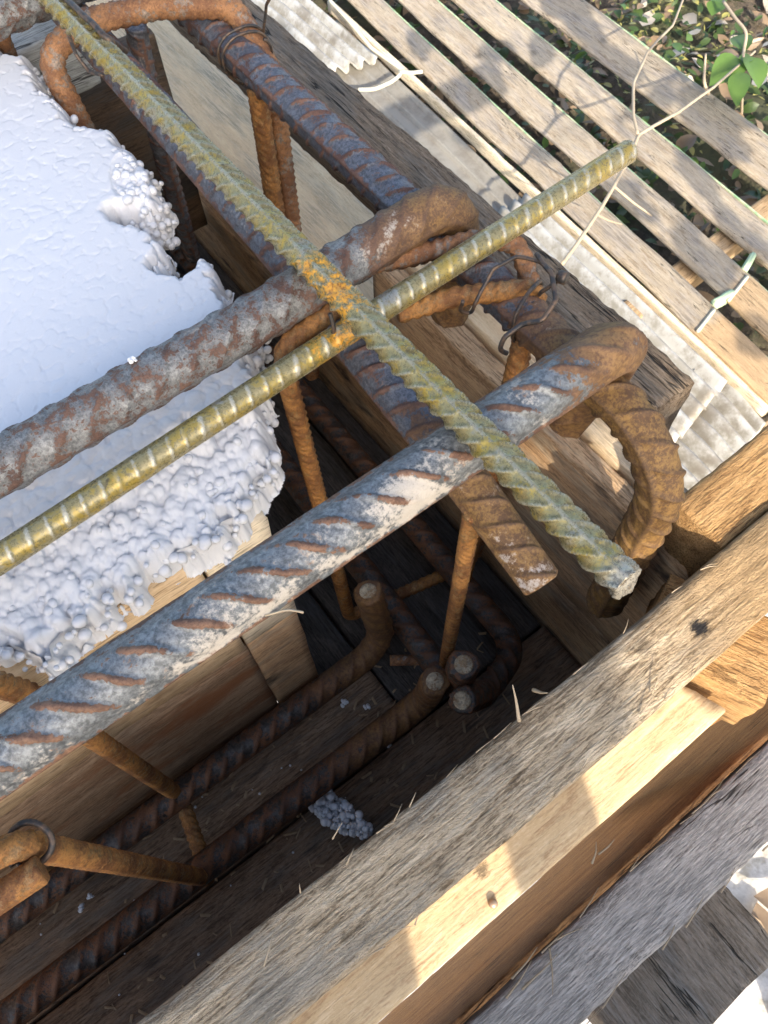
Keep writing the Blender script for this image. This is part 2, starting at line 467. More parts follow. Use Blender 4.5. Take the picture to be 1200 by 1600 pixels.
M['farplank'] = wood_mat('wood_far_grey', (.27, .265, .235), (.42, .415, .375), (.54, .53, .485), (.50, .50, .465), .6, 15.0, bump=.6, cracks=.5)
FR = {0: (1.845, 1.875, (.50, .33, .17)), 1: (1.815, 1.845, (.48, .33, .18))}
slat_m = [wood_mat('slat_wood_%s' % n, tuple(f * x for x in (.24, .18, .115)), tuple(f * x for x in (.345, .285, .205)), tuple(f * x for x in (.43, .365, .27)),
                   (.36, .31, .25), .45, 20.0 + i * 2, bump=.6, cracks=.3, grain=.45, fresh=FR.get(i), lines=.35, spots=((.35 + .1 * i, .01, .01, .02, .5), (.9 + .07 * i, -.01, .01, .016, .45)))
          for i, (n, f) in enumerate((('a', .98), ('b', 1.0), ('c', 1.05), ('d', .95)))]
M['slatfresh'] = wood_mat('slat_wood_fresh', (.28, .18, .09), (.40, .28, .16), (.48, .35, .21), None, 0, 31.0, bump=.6, grain=.45)

M['bar_grey'] = rebar_mat('rebar_mill_scale', (.19, .19, .18), (.075, .04, .028), (.14, .075, .048), (.42, .38, .32), .02, -.165, fine=1.5, ribrust=.035)
M['bar_dust'] = rebar_mat('rebar_cement_dust', (.175, .185, .185), (.10, .05, .03), (.22, .12, .07), (.56, .50, .41), -.05, -.14, ribrust=.24)
M['bar_dark'] = rebar_mat('rebar_dark', (.125, .13, .145), (.085, .042, .03), (.17, .09, .06), (.46, .41, .36), -.01, -.155, fine=1.3, ribrust=.16)
M['stir'] = rebar_mat('stirrup_rust', (.30, .165, .06), (.15, .06, .018), (.36, .165, .042), (.60, .44, .25), .07, -.17, .15, .5, 1.3)
M['stir_b'] = rebar_mat('stirrup_brown', (.26, .20, .15), (.16, .07, .03), (.33, .16, .065), (.50, .42, .32), .07, -.13, .15, .5, 1.3)
M['bar_deep'] = rebar_mat('rebar_bottom', (.07, .062, .055), (.085, .04, .02), (.16, .07, .03), (.55, .53, .48), .03, -.22)  # bottom bars darkened in colour to deepen the trench shade
M['cutend'] = rebar_mat('rebar_cut_end', (.40, .33, .22), (.16, .09, .045), (.28, .19, .10), (.46, .38, .27), .02, -.1, .1, .6)
M['yel1'] = yellow_mat('rebar_yellow_side', 1.0, .7, .28)
M['yel2'] = yellow_mat('rebar_yellow_cross', 4.0, .5)
k = NT('tie_wire'); n = k.noise(220, None, 4)
M['wire'] = k.done(k.mix(k.ramp(n, .4, .6), (.045, .042, .04), (.13, .085, .055)), .5, .5)
k = NT('foam'); n = k.noise(900, None, 2)
M['foam'] = k.done(k.mix(n, (.585, .59, .595), (.63, .63, .635)), .48, 0, k.bump(k.noise(1500, None, 3), .15, .0003), .4)
M['foam'].node_tree.nodes['Principled BSDF'].inputs['Subsurface Weight'].default_value = .0
k = NT('splinter'); M['splinter'] = k.done(k.mix(k.noise(300), (.30, .22, .13), (.50, .40, .27)), .8)

# ================================================================== SETTING
def soil_mat():
    k = NT('soil')
    n1 = k.noise(3, None, 8, .7); n2 = k.noise(40, None, 6, .7)
    c = k.mix(k.ramp(n2, .35, .65), (.05, .038, .026), (.13, .10, .07))
    c = k.mix(k.ramp(n1, .45, .6), c, (.07, .075, .035))
    return k.done(c, .95, 0, k.bump(n2, .8, .02))
def pale_ground_mat():
    k = NT('pale_ground')
    n1 = k.noise(2.2, None, 8, .65); n2 = k.noise(30, None, 6, .7); n3 = k.noise(9, None, 5, .6)
    c = k.mix(k.ramp(n2, .3, .7), (.50, .47, .42), (.66, .63, .57))
    c = k.mix(k.ramp(n3, .52, .62), c, (.36, .33, .27))
    c = k.mix(k.ramp(n1, .55, .7), c, (.30, .29, .22))
    return k.done(c, .9, 0, k.bump(n2, .5, .01))

def grid_sheet(name, x0, x1, y0, y1, nx, ny, zf, mat):
    xs = np.linspace(x0, x1, nx); ys = np.linspace(y0, y1, ny)
    X, Y = np.meshgrid(xs, ys, indexing='ij')
    Z = zf(X, Y)
    v = np.stack([X, Y, Z], -1).reshape(-1, 3)
    i = np.arange(nx * ny).reshape(nx, ny)
    q = np.stack([i[:-1, :-1], i[1:, :-1], i[1:, 1:], i[:-1, 1:]], -1).reshape(-1, 4)
    return link(name, mesh_np(name, v, q), mat)

ground = grid_sheet('ground', -60, 60, -60, 60, 60, 60, lambda X, Y: -2.4 + 0 * X, pale_ground_mat())
tag(ground, kind='structure')
def bank_z(X, Y):
    e = np.clip((X - .62) / .12, 0, 1) * np.clip((Y - .0) / .12, 0, 1)
    b = .03 * np.sin(X * 9 + Y * 4) + .02 * np.sin(X * 17 - Y * 13) + .012 * np.sin(X * 41 + Y * 37)
    return -2.42 + e * (.98 + b)
bank = grid_sheet('soil_bank', .5, 7, -.12, 8, 130, 160, bank_z, soil_mat())
tag(bank, kind='structure')

# ================================================================== FORMWORK
ZT = -.39
# near edge timber
near = timber('edge_timber', (-.32, .0165, ZT - .019), (.46, .0165, ZT - .019), .039, .038, M['near'], wear=.0010)
tag(near, 'weathered grey-brown timber edging the near side of the trench, fresh orange at its right end', 'timber')
def splinter(parent, pts, r):
    o = tube('splinter', pts, r, M['splinter'], r1=r * .25, seg=5, ds=.0015, R=.004, wob=.0004)
    return attach(o, parent)
for a, b, c in (((812, 1128), (806, 1098), (800, 1070)), ((832, 1078), (845, 1082), (856, 1082))):
    splinter(near, [P(*a, ZT - .001), P(*b, ZT + .006), P(*c, ZT + .013)], .0011)
for a, b in (((1020, 1085), (1034, 1045)), ((1000, 1115), (1030, 1075)), ((412, 1510), (428, 1455)), ((470, 1395), (468, 1380)), ((540, 1350), (552, 1325)),
             ((600, 1478), (570, 1495)), ((650, 1445), (656, 1425)), ((520, 1310), (535, 1285)), ((640, 1260), (650, 1238))):
    splinter(near, [P(*a, ZT + .0005), P((a[0] + b[0]) / 2, (a[1] + b[1]) / 2, ZT + .003), P(*b, ZT + .004)], .00045)
for _ in range(26):
    yy = random.choice((-.0025, .0345)); xx = random.uniform(-.02, .24)
    L_ = random.uniform(.004, .014); dy = random.uniform(-.004, .004)
    splinter(near, [(xx, yy, ZT - .0005), (xx + L_ * .5, yy + dy * .4, ZT + .0012), (xx + L_, yy + dy, ZT + .0006)], random.uniform(.0002, .0005))
# side board under it (near wall of the trench)
nb = empty('near_form_side', (0, .045, -.55))
tag(nb, 'dark inner form side below the weathered edge timber on the near side of the trench', 'formwork')
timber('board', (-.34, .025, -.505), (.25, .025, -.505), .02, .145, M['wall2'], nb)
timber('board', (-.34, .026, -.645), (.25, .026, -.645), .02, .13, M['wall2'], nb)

# lit ledger below the near timber
led = timber('ledger_plank', (-.33, -.0065, -.4335), (.189, -.0065, -.4335), .040, .024, M['pine'], wear=.0004, cut1=-.35)
tag(led, 'pale pine ledger plank lit by two patches of sun under the edge timber', 'plank')
k = NT('nail'); M['nail'] = k.done(k.mix(k.noise(200), (.35, .15, .04), (.5, .4, .3)), .4, .6)
p = P(770, 1412, -.4215)
c_, _ = fillet([p, p + Vector((0, 0, .004))], .001, .001)
attach(tube('nail_head', [p - Vector((0, 0, .002)), p + Vector((0, 0, .0022))], .0022, M['nail'], raw=True, seg=12), led)
t = timber('bracing_block', (.205, .035, -.4375), (.232, -.025, -.4375), .05, .045, M['fresh'], wear=.0006)
tag(t, 'short sunlit bracing block with flecked grain tucked under the orange end of edge timber', 'timber')
t = timber('bracing_post', (.268, -.010, -.52), (.268, -.010, -.98), .05, .045, M['red'], up=(1, 0, 0), wear=.0006)
tag(t, 'brown upright post below the orange end of edge timber at right edge', 'post')

# outer grey timber with red-brown side
gp0, gp1 = Vector((-.12, -.0945, -.632)), Vector((.52, -.0925, -.632))
gt = timber('outer_timber', gp0, gp1, .046, .062, M['grey'], wear=.0012)
tag(gt, 'silvery grey furrowed timber running across the lower right corner', 'timber')
side = timber('side_board', gp0 + Vector((.0, .0265, -.20)), gp1 + Vector((0, .0265, -.20)), .0055, .463, M['red'], wear=.0006, warp=.0004, ch=.0006)
attach(side, gt)
side['label'] = 'red-brown side face of the grey timber'
for a, b in (((858, 1480), (863, 1555)), ((800, 1530), (840, 1480)), ((815, 1545), (870, 1490)), ((790, 1560), (830, 1500)), ((935, 1335), (960, 1312)), ((925, 1350), (932, 1316))):
    splinter(gt, [P(*a, -.600), P((a[0] + b[0]) / 2 + 3, (a[1] + b[1]) / 2, -.596), P(*b, -.597)], .0009)
for _ in range(22):
    yy = random.choice((-.0705, -.0705, -.117)); xx = random.uniform(.04, .26)
    L_ = random.uniform(.008, .03); dy = random.uniform(-.006, .006)
    splinter(gt, [(xx, yy, -.6010), (xx + L_ * .5, yy + dy * .4, -.5995), (xx + L_, yy + dy, -.6005)], random.uniform(.0003, .0008))
t = timber('cross_timber', (.150, -.192, -.735), (.150, -.079, -.735), .144, .07, M['cracked'], wear=.0014)
tag(t, 'dark cracked timber passing under the silvery grey timber at the lower right', 'timber')

# right-hand wall of the side beam: plank wall, tan ledges on it, a squared timber along the outer edge
XW = .246
rw = empty('side_form_wall', (XW, .35, -.60))
tag(rw, 'brown plank form wall along the right side of the trench below the tan ledges', 'formwork')
timber('plank', (XW + .009, .037, -.519), (XW + .009, .352, -.521), .018, .165, M['wall'], rw, wear=.0008)
timber('plank', (XW + .029, .037, -.604), (XW + .029, 1.1, -.604), .018, .088, M['wall'], rw, wear=.0010)
timber('plank', (XW + .010, .037, -.665), (XW + .010, 1.1, -.665), .016, .116, M['wall'], rw, wear=.0012)
t = timber('ledge_plank', (.2765, .076, -.457), (.2765, .348, -.457), .0210, .044, M['tan'], wear=.0008)
tag(t, 'narrow tan ledge plank between the brown wall plank and the dark top timber', 'plank')
t = timber('ledge_beam', (XW + .048, .356, -.538), (XW + .048, 1.15, -.540), .100, .040, M['tan'], wear=.0010)
tag(t, 'broad tan ledge beam beside the far side trench, behind the doubled rusty leg', 'beam')
bt = timber('top_timber', (.3072, .1235, -.430), (.3072, 1.35, -.430), .0365, .060, M['brown'], wear=.0012, cut0=.0)
tag(bt, 'dark brown squared timber above the tan ledges, sawn end at right', 'timber')
t = timber('corner_timber', (.2475, .0555, -.424), (.75, .0595, -.424), .038, .060, M['fresh'], wear=.0010)
tag(t, 'fresh orange sawn timber behind the edge timber at the right corner', 'timber')

# foam-side wall of the near beam
YW = .186
fw = empty('deck_form_wall', (0, YW, -.52))
tag(fw, 'tan plywood and stained board form wall below the white foam block', 'formwork')
timber('board', (-.45, YW + .009, -.432), (.0165, YW + .009, -.432), .018, .142, M['ply'], fw, wear=.0004)
timber('board', (.0185, YW + .009, -.433), (.058, YW + .009, -.433), .018, .140, M['plyb'], fw, wear=.0006)
timber('board', (-.45, YW + .011, -.590), (.018, YW + .011, -.590), .018, .170, M['rusty'], fw, wear=.0006)
timber('board', (.0188, YW + .011, -.590), (.058, YW + .011, -.590), .018, .170, M['wall'], fw, wear=.0006)
df = empty('deck_form_return', (.095, .5, -.5))
tag(df, 'dark form boards below the foam along the shaded side trench', 'formwork')
timber('board', (.049, .228, -.432), (.049, .80, -.432), .016, .142, M['wall'], df)
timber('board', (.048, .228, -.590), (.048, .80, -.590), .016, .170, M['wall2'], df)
# deck sheet that carries the foam
dk = timber('deck_sheet', (-.45, .4, -.373), (.060, .4, -.373), .37, .016, M['ply'], wear=.0003, ds=.02)
tag(dk, 'plywood deck sheet under the white foam block', 'plywood')

# trench floor
fl = empty('trench_floor', (0, .1, -.69))
tag(fl, 'dark plank bottom of the trench strewn with foam crumbs', 'formwork')
for y0, y1, x1 in ((.036, .108, .245), (.110, .184, .098)):
    timber('plank', (-.45, (y0 + y1) / 2, -.692), (x1, (y0 + y1) / 2, -.692), y1 - y0, .02, M['floor'], fl, wear=.0008)
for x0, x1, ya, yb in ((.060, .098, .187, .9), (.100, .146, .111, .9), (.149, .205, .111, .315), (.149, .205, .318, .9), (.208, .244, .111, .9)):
    timber('plank', ((x0 + x1) / 2, ya, -.691), ((x0 + x1) / 2, yb, -.691), x1 - x0, .02, M['floor_shaded'], fl, wear=.0008)

timber('bed_board', (-.45, .11, -.716), (.285, .11, -.716), .185, .018, M['floor'], fl, ds=.03)  # bed boards added below the planks to stop light leaking up
timber('bed_board', (.165, .206, -.7165), (.165, 1.1, -.7165), .235, .017, M['floor'], fl, ds=.03)
timber('backing_board', (-.45, YW + .031, -.545), (.048, YW + .031, -.545), .016, .345, M['wall'], fw, ds=.03)
# far cross timber at upper left
t = timber('far_timber', (-.25, .632, -.386), (.175, .638, -.386), .042, .05, M['farplank'], wear=.0008)
tag(t, 'pale grey timber end at the upper left corner beyond the foam', 'timber')
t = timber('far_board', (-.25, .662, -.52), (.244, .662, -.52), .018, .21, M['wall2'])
tag(t, 'dark board closing the far end of the side trench', 'board')

# ================================================================== FOAM
FZ = -.326
outl = [(0, 60), (18, 92), (60, 97), (72, 125), (82, 150), (108, 168), (118, 185), (135, 205), (168, 203), (192, 214), (200, 232), (228, 246), (246, 268), (256, 290),
        (262, 305), (266, 330), (262, 346), (228, 352), (205, 345), (192, 347), (225, 358), (248, 366), (262, 374), (273, 392), (272, 410), (262, 428), (288, 430), (300, 412), (318, 404),
        (342, 410), (358, 432), (361, 455), (390, 500), (415, 522), (428, 548), (419, 572), (418, 598), (426, 632), (436, 652), (424, 664), (436, 690), (441, 728), (436, 754), (418, 766), (414, 782),
        (392, 804), (388, 826), (366, 836), (352, 866), (330, 866), (312, 878), (292, 886), (272, 896), (240, 906), (222, 936), (206, 952), (188, 940), (178, 960), (152, 988), (122, 1004),
        (108, 1018), (112, 1040), (92, 1058), (72, 1078), (54, 1052), (20, 1034), (-40, 1060), (-120, 1100)]
poly = [P(x, y, FZ - .010 if i < 34 else FZ - .026) for i, (x, y) in enumerate(outl)]
poly = np.array([(p.x, p.y) for p in poly] + [(-.34, .19), (-.34, .60)])
def in_poly(X, Y, pl):
    c = np.zeros(X.shape, bool); j = len(pl) - 1
    for i in range(len(pl)):
        xi, yi = pl[i]; xj, yj = pl[j]
        with np.errstate(divide='ignore', invalid='ignore'):
            hit = ((yi > Y) != (yj > Y)) & (X < (xj - xi) * (Y - yi) / (yj - yi + 1e-12) + xi)
        c ^= hit; j = i
    return c
def dist_poly(X, Y, pl):
    d = np.full(X.shape, 9.0)
    for i in range(len(pl)):
        a = pl[i]; b = pl[(i + 1) % len(pl)]; ab = b - a
        t = np.clip(((X - a[0]) * ab[0] + (Y - a[1]) * ab[1]) / (ab @ ab), 0, 1)
        d = np.minimum(d, np.hypot(X - a[0] - t * ab[0], Y - a[1] - t * ab[1]))
    return d
def beads(X, Y, cell, seed):
    r = np.random.default_rng(seed)
    n = 400
    jx, jy, hh, rd = r.uniform(0, 1, (n, n)), r.uniform(0, 1, (n, n)), r.uniform(0, 1, (n, n)), r.uniform(.55, .95, (n, n))
    gx, gy = X / cell + 200, Y / cell + 100
    ix, iy = gx.astype(int), gy.astype(int)
    best = np.full(X.shape, -1.0)
    for dx in (-1, 0, 1):
        for dy in (-1, 0, 1):
            cx, cy = (ix + dx) % n, (iy + dy) % n
            d = np.hypot(gx - (ix + dx + jx[cx, cy]), gy - (iy + dy + jy[cx, cy]))
            R = rd[cx, cy]
            h = np.sqrt(np.clip(1 - (d / R) ** 2, 0, 1)) * R + (hh[cx, cy] - .5) * .9 * (d < R) - (d >= R) * .2
            best = np.maximum(best, h)
    return best
st = .00064
xs = np.arange(-.13, .135, st); ys = np.arange(.150, .605, st)
X, Y = np.meshgrid(xs, ys, indexing='ij')
ins = in_poly(X, Y, poly); D = dist_poly(X, Y, poly) * np.where(ins, 1, -1)
low = np.sin(X * 61 + Y * 23) + np.sin(Y * 97 - X * 41) + .7 * np.sin(X * 173 + Y * 131)
b1 = beads(X, Y, .0062, 3); b2 = beads(X, Y, .0037, 5); b3 = beads(X * .85, Y, .0050, 9); b4 = beads(X, Y * .9, .0095, 13)
D = D + (np.clip(b1, -.2, 1) - .45) * .0034 + (np.clip(b2, -.2, 1) - .4) * .0012 - .0028                        # bead-scalloped outline
front = np.clip((.236 + .004 * low - Y) / .016, 0, 1); front = front * front * (3 - 2 * front)          # broken rough front
spur = np.clip(1 - np.hypot((X - .121) / .024, (Y - .385) / .042), 0, 1) ** .5                         # broken corner spur
mid = np.clip((.268 - Y) / .02, 0, 1) * .35
edge = np.clip(1 - D / .011, 0, 1)
rough = np.clip(front + .9 * np.clip(spur * 1.6, 0, 1) + .6 * edge + mid, 0, 1)
Z = FZ + rough * (b1 * .0028 + b2 * .0016 + np.clip(b4, 0, 1) * .0008 - .0025) + (1 - rough) * (np.clip(beads(X, Y, .0042, 17), -.1, .58) * .00050 + np.clip(b4, 0, .7) * .00035)
Z += .0003 * low * rough - front * np.clip((.240 - Y) / .05, 0, 1) * .016 - .026 * edge ** 2.6
Z -= .004 * np.clip(spur * 1.5, 0, 1)
keep = D > -.0012
idx = -np.ones(X.shape, int); 
cellk = keep[:-1, :-1] & keep[1:, :-1] & keep[1:, 1:] & keep[:-1, 1:]
used = np.zeros(X.shape, bool)
for sx in (slice(0, -1), slice(1, None)):
    for sy in (slice(0, -1), slice(1, None)):
        used[sx, sy] |= cellk
idx[used] = np.arange(used.sum())
v = np.stack([X[used], Y[used], Z[used]], -1)
q = np.stack([idx[:-1, :-1][cellk], idx[1:, :-1][cellk], idx[1:, 1:][cellk], idx[:-1, 1:][cellk]], -1)
# skirt: the core of the block below the crust
pl = poly - 0
cen = pl.mean(0)
core = []
for i in range(len(pl)):
    nrm = pl[(i + 1) % len(pl)] - pl[i - 1]; nrm = np.array([nrm[1], -nrm[0]]); nrm /= np.linalg.norm(nrm) + 1e-9
    cand = pl[i] + nrm * .007
    if not in_poly(np.array([cand[0]]), np.array([cand[1]]), pl)[0]: cand = pl[i] - nrm * .007
    core.append(cand)
m0 = len(v); nC = len(core)
v = np.vstack([v, [(c[0], c[1], FZ - .020) for c in core], [(c[0], c[1], -.363) for c in core]])
q = np.vstack([q, [(m0 + i, m0 + (i + 1) % nC, m0 + nC + (i + 1) % nC, m0 + nC + i) for i in range(nC)]])
foam = link('foam_block', mesh_np('foam_block', v, q), M['foam'])
tag(foam, 'large white foam block with ragged beaded edges filling the upper left', 'foam')

def ico_base():
    import bmesh
    bm = bmesh.new(); bmesh.ops.create_icosphere(bm, subdivisions=2, radius=1)
    vv = np.array([v.co[:] for v in bm.verts]); ff = np.array([[v.index for v in f.verts] for f in bm.faces]); bm.free()
    return vv, ff
IV, IF = ico_base()
def bead_cluster(name, pts, radii, parent=None, flat=.8, mat=None):
    n = len(pts); pts = np.asarray(pts); radii = np.asarray(radii)
    sc = RNG.uniform(flat, 1.1, (n, 1, 3)) * radii[:, None, None]
    th = RNG.uniform(0, 6.28, n); ca, sa = np.cos(th), np.sin(th)
    V = IV[None] * sc
    V = np.stack([V[..., 0] * ca[:, None] - V[..., 2] * sa[:, None], V[..., 1], V[..., 0] * sa[:, None] + V[..., 2] * ca[:, None]], -1) + pts[:, None, :]
    F = IF[None] + (np.arange(n) * len(IV))[:, None, None]
    return link(name, mesh_np(name, V.reshape(-1, 3), [], F.reshape(-1, 3)), mat or M['foam'], parent)
# crust of loose beads along the broken edge
bp, br = [], []
for i in range(len(outl)):
    a = poly[i] * .45 + core[i] * .55; b = poly[(i + 1) % len(poly)] * .45 + core[(i + 1) % len(core)] * .55
    L = np.linalg.norm(b - a)
    if L > .09: continue
    fr_ = a[1] < .255
    for _ in range(max(2, int(L / .0022))):
        t_ = RNG.uniform(); p = a + (b - a) * t_
        bp.append((p[0] + RNG.normal(0, .0018), p[1] + RNG.normal(0, .0018), RNG.uniform(-.358, FZ - .012 if not fr_ else FZ - .016)))
        br.append(.0014 + .0022 * RNG.uniform() ** 1.5)
ii = np.argwhere(ins & (front > .5) & (D < .055))
for i, j in ii[RNG.choice(len(ii), 60, replace=False)]:
    bp.append((X[i, j], Y[i, j], Z[i, j] - .0008)); br.append(RNG.uniform(.0014, .0030))
ii = np.argwhere(ins & (spur > .3))
for i, j in ii[RNG.choice(len(ii), 90, replace=False)]:
    bp.append((X[i, j], Y[i, j], Z[i, j] - .0006)); br.append(RNG.uniform(.0018, .0034))
cr = bead_cluster('bead_crust', bp, br)
cr.parent = foam; cr['kind'] = 'stuff'

# loose foam in the trench
def crumb(ctr, size, n, label, bead=.0022, flat=.6):
    pts = RNG.normal(0, 1, (n, 3)); pts /= np.maximum(1, np.linalg.norm(pts, axis=1))[:, None]
    pts = pts * np.array(size) * RNG.uniform(.5, 1, (n, 1)) + np.array(ctr)
    o = bead_cluster('foam_crumb', pts, RNG.uniform(bead * .7, bead * 1.2, n), flat=flat)
    return tag(o, label, 'foam')
# the big wedge-shaped chunk
wp = [P(*a, -.655) for a in ((484, 1262), (512, 1232), (530, 1246), (556, 1266), (584, 1296), (566, 1306), (540, 1300), (510, 1288))]
wpn = np.array([(p.x, p.y) for p in wp])
pts, rad = [], []
while len(pts) < 380:
    x_, y_ = RNG.uniform(wpn.min(0), wpn.max(0))
    if in_poly(np.array([x_]), np.array([y_]), wpn)[0]:
        pts.append((x_, y_, -.674 + RNG.uniform(0, 1) * .022)); rad.append(.0014 + .0020 * RNG.uniform() ** 2)
tag(bead_cluster('foam_chunk', pts, rad), 'wedge-shaped white foam chunk lying on the trench bottom by the edge timber', 'foam')
for (x_, y_), z_, n, s, lab in (((604, 1164), -.672, 14, .0038, 'small white foam crumb on the trench bottom above the foam chunk'),
                            ((537, 1098), -.676, 10, .0034, 'left one of two tiny foam crumbs in the middle of trench bottom'),
                            ((573, 1104), -.676, 8, .0028, 'right one of two tiny foam crumbs in the middle of trench bottom'),
                            ((127, 1418), -.676, 9, .0030, 'elongated foam crumb on the trench floor below the rusty leg at left'),
                            ((142, 1400), -.676, 7, .0028, 'round foam crumb on the trench floor below the rusty leg at left')):
    p = P(x_, y_, z_); crumb(p, (s, s * .8, .0015), n, lab, .0018)
pts = []
for _ in range(46):
    p = P(RNG.uniform(20, 620), RNG.uniform(1180, 1560), -.680)
    if .04 < p.y < .18: pts.append(tuple(p))
for a in ((302, 1250), (316, 1245), (300, 1262), (45, 1407), (195, 1490), (440, 1200), (560, 1180)):
    pts.append(tuple(P(*a, -.68)))
o = bead_cluster('foam_dust', pts, RNG.uniform(.0005, .0014, len(pts)))
tag(o, 'scattered single foam beads on the dark trench bottom', 'foam', kind='stuff')
sliver = bead_cluster('foam_flake', [tuple(P(a, b, -.2868)) for a, b in ((203, 562), (208, 560), (212, 563), (205, 565))], [.0014] * 4, flat=.4)
tag(sliver, 'tiny white foam flake stuck on the upper thick bar', 'foam')

# chips and sawdust on the trench bottom
k = NT('chip'); M['chip'] = k.done(k.mix(k.noise(260), (.20, .12, .06), (.46, .34, .20)), .9)
dv, dt = [], []
for _ in range(150):
    x_, y_ = RNG.uniform(-.22, .20), RNG.uniform(.04, .18)
    a_ = RNG.uniform(0, 3.14); L_ = RNG.uniform(.001, .006); w_ = RNG.uniform(.0004, .0012); h_ = RNG.uniform(.0003, .0009)
    ca, sa = math.cos(a_), math.sin(a_); b_ = len(dv)
    for u_, q__, z_ in ((-L_, -w_, 0), (L_, -w_, 0), (L_ * .8, w_, 0), (-L_ * .8, w_, 0), (0, 0, h_ * 2)):
        dv.append((x_ + u_ * ca - q__ * sa, y_ + u_ * sa + q__ * ca, -.6805 + z_))
    dt += [(b_, b_ + 1, b_ + 4), (b_ + 1, b_ + 2, b_ + 4), (b_ + 2, b_ + 3, b_ + 4), (b_ + 3, b_, b_ + 4)]
tag(link('wood_chips', mesh_np('wood_chips', dv, [], dt), M['chip'], smooth=False), 'wood chips and sawdust strewn over the trench bottom', 'debris', kind='stuff')

# ================================================================== REBAR
RB = .0119
sm = lambda x, a, b: min(1, max(0, (x - a) / (b - a)))
# thick bars along the near beam
b1_ = rebar('reinforcing_bar', [(-.40, .245, -.300), (.10, .2465, -.300), (.236, .252, -.299), (.2335, .251, -.392)], RB, M['bar_grey'], R=.028, slant=1.0, roll=95,
            rust=lambda x: .42 * sm(x, .78, .84), dust=lambda x: .55 * sm(x, .58, .72) - .3 * sm(x, .8, .86) + .1 * math.sin(x * 31), ribw=.3, ribh=.0011)
tag(b1_, 'thick grey rust-flecked bar lying across the white foam, hooked down at its end', 'rebar', 'thick top bars')
b2_ = rebar('reinforcing_bar', [(-.40, .133, -.300), (.06, .1305, -.300), (.244, .129, -.299), (.232, .145, -.385)], RB, M['bar_dust'], R=.026, slant=-1.2, roll=112, pitch=.0178, ribw=.34, ang=(95, .22),
            rust=lambda x: .40 * sm(x, .805, .855), dust=lambda x: .02 + .62 * sm(x, .40, .64) - .8 * sm(x, .79, .85) + .12 * math.sin(x * 47), ribh=.0019, env=4.5)
tag(b2_, 'thick cement-dusted bar with brown ribs crossing the open trench, hooked down at its right end', 'rebar', 'thick top bars')
# thick bars along the side beam
d1 = rebar('reinforcing_bar', [(.2245, .85, -.326), (.2245, .30, -.327), (.2235, .073, -.327), (.2225, .067, -.500)], RB * .93, M['bar_dark'], R=.045, slant=.6, herring=True, roll=66, pitch=.0140, ribw=.24, lrib=1.1,
           rust=lambda x: .62 * sm(x, .70, .76), dust=lambda x: .25 * sm(x, .6, .7) - .3 * sm(x, .75, .8), ribh=.0016)
tag(d1, 'thick dark ribbed bar beside the right form wall, bent down into a big rusty hook', 'rebar', 'thick side bars')
d2 = rebar('reinforcing_bar', [(.167, .85, -.3275), (.150, .30, -.3275), (.142, .15, -.332), (.1415, .073, -.356)], RB * .93, M['bar_dark'], R=.06, slant=.5, roll=98, pitch=.0140, ribw=.26, lrib=1.2, taper=lambda x: 1 - .2 * sm(x, .86, 1),
           rust=lambda x: .55 * sm(x, .86, .93), dust=lambda x: .45 + .3 * sm(x, .95, 1), ribh=.0017)
tag(d2, 'thick dull ribbed bar below the thin yellow side bar, with rusty free end', 'rebar', 'thick side bars')
b3_ = rebar('reinforcing_bar', [(-.3, .552, -.303), (.20, .560, -.303)], RB, M['bar_grey'], slant=1.0, roll=90, dust=lambda x: .4)
tag(b3_, 'grey ribbed bar cut off by the upper left corner of the picture', 'rebar', 'thick top bars')
# thin yellow bars
RY = .0068
y1 = rebar('reinforcing_bar', [(-.42, .207, -.3085), (-.05, .2105, -.3075), (.16, .219, -.3065), (.334, .224, -.306)], .0058, M['yel1'], R=.5, slant=.25, roll=125, pitch=.0088, ribw=.34, ribh=.0007, lrib=1.0, env=1.3, ds=.0008,
           rust=lambda x: math.exp(-((x - .74) / .035) ** 2) * .8 + .15 * math.exp(-((x - .55) / .1) ** 2), seg=36)
tag(y1, 'thin olive yellow bar running over the foam and out past the form wall', 'rebar', 'thin yellow bars')
y2 = rebar('reinforcing_bar', [(.132, .80, -.279), (.1335, .36, -.2795), (.134, .20, -.2800), (.1365, .038, -.2800)], .0062, M['yel2'], R=.5, slant=1.15, herring=True, roll=16, pitch=.0090, ribw=.32, ribh=.0017, ds=.0008,
           rust=lambda x: math.exp(-((x - .765) / .045) ** 2) * .75, dust=lambda x: sm(x, .985, .995), seg=40, cut=-.35)
tag(y2, 'thin yellow-green herringbone bar crossing on top of all the others', 'rebar', 'thin yellow bars')

# stirrups
RS = .0048
def stirrup(pts, label, mat, R=.016, r=RS, roll=90, dust=None, rust=None, name='stirrup', group='thin rusty stirrups'):
    o = rebar(name, pts, r, mat, R=R, pitch=.0062, slant=.8, herring=True, roll=roll, ribw=.5, ribh=.0009, seg=24, ds=.0009, dust=dust, rust=rust)
    return tag(o, label, 'stirrup', group)
BZ = -.652
# lower left stirrup of the near beam
stirrup([(-.150, .113, -.326), (-.1000, .109, -.322), (-.0955, .108, BZ), (-.083, .172, BZ), (-.079, .1765, -.36), (-.085, .178, -.325), (-.12, .172, -.318)],
        'orange rusty stirrup whose leg plunges into the trench at the lower left', M['stir'], R=.012, dust=lambda x: .75 * math.exp(-((x - .22) / .07) ** 2), r=.0052)
stirrup([(-.20, .101, -.332), (-.099, .0975, -.334)], 'short orange bar stub beside the rusty leg at the left edge', M['stir'], r=.0054, name='stirrup_end')
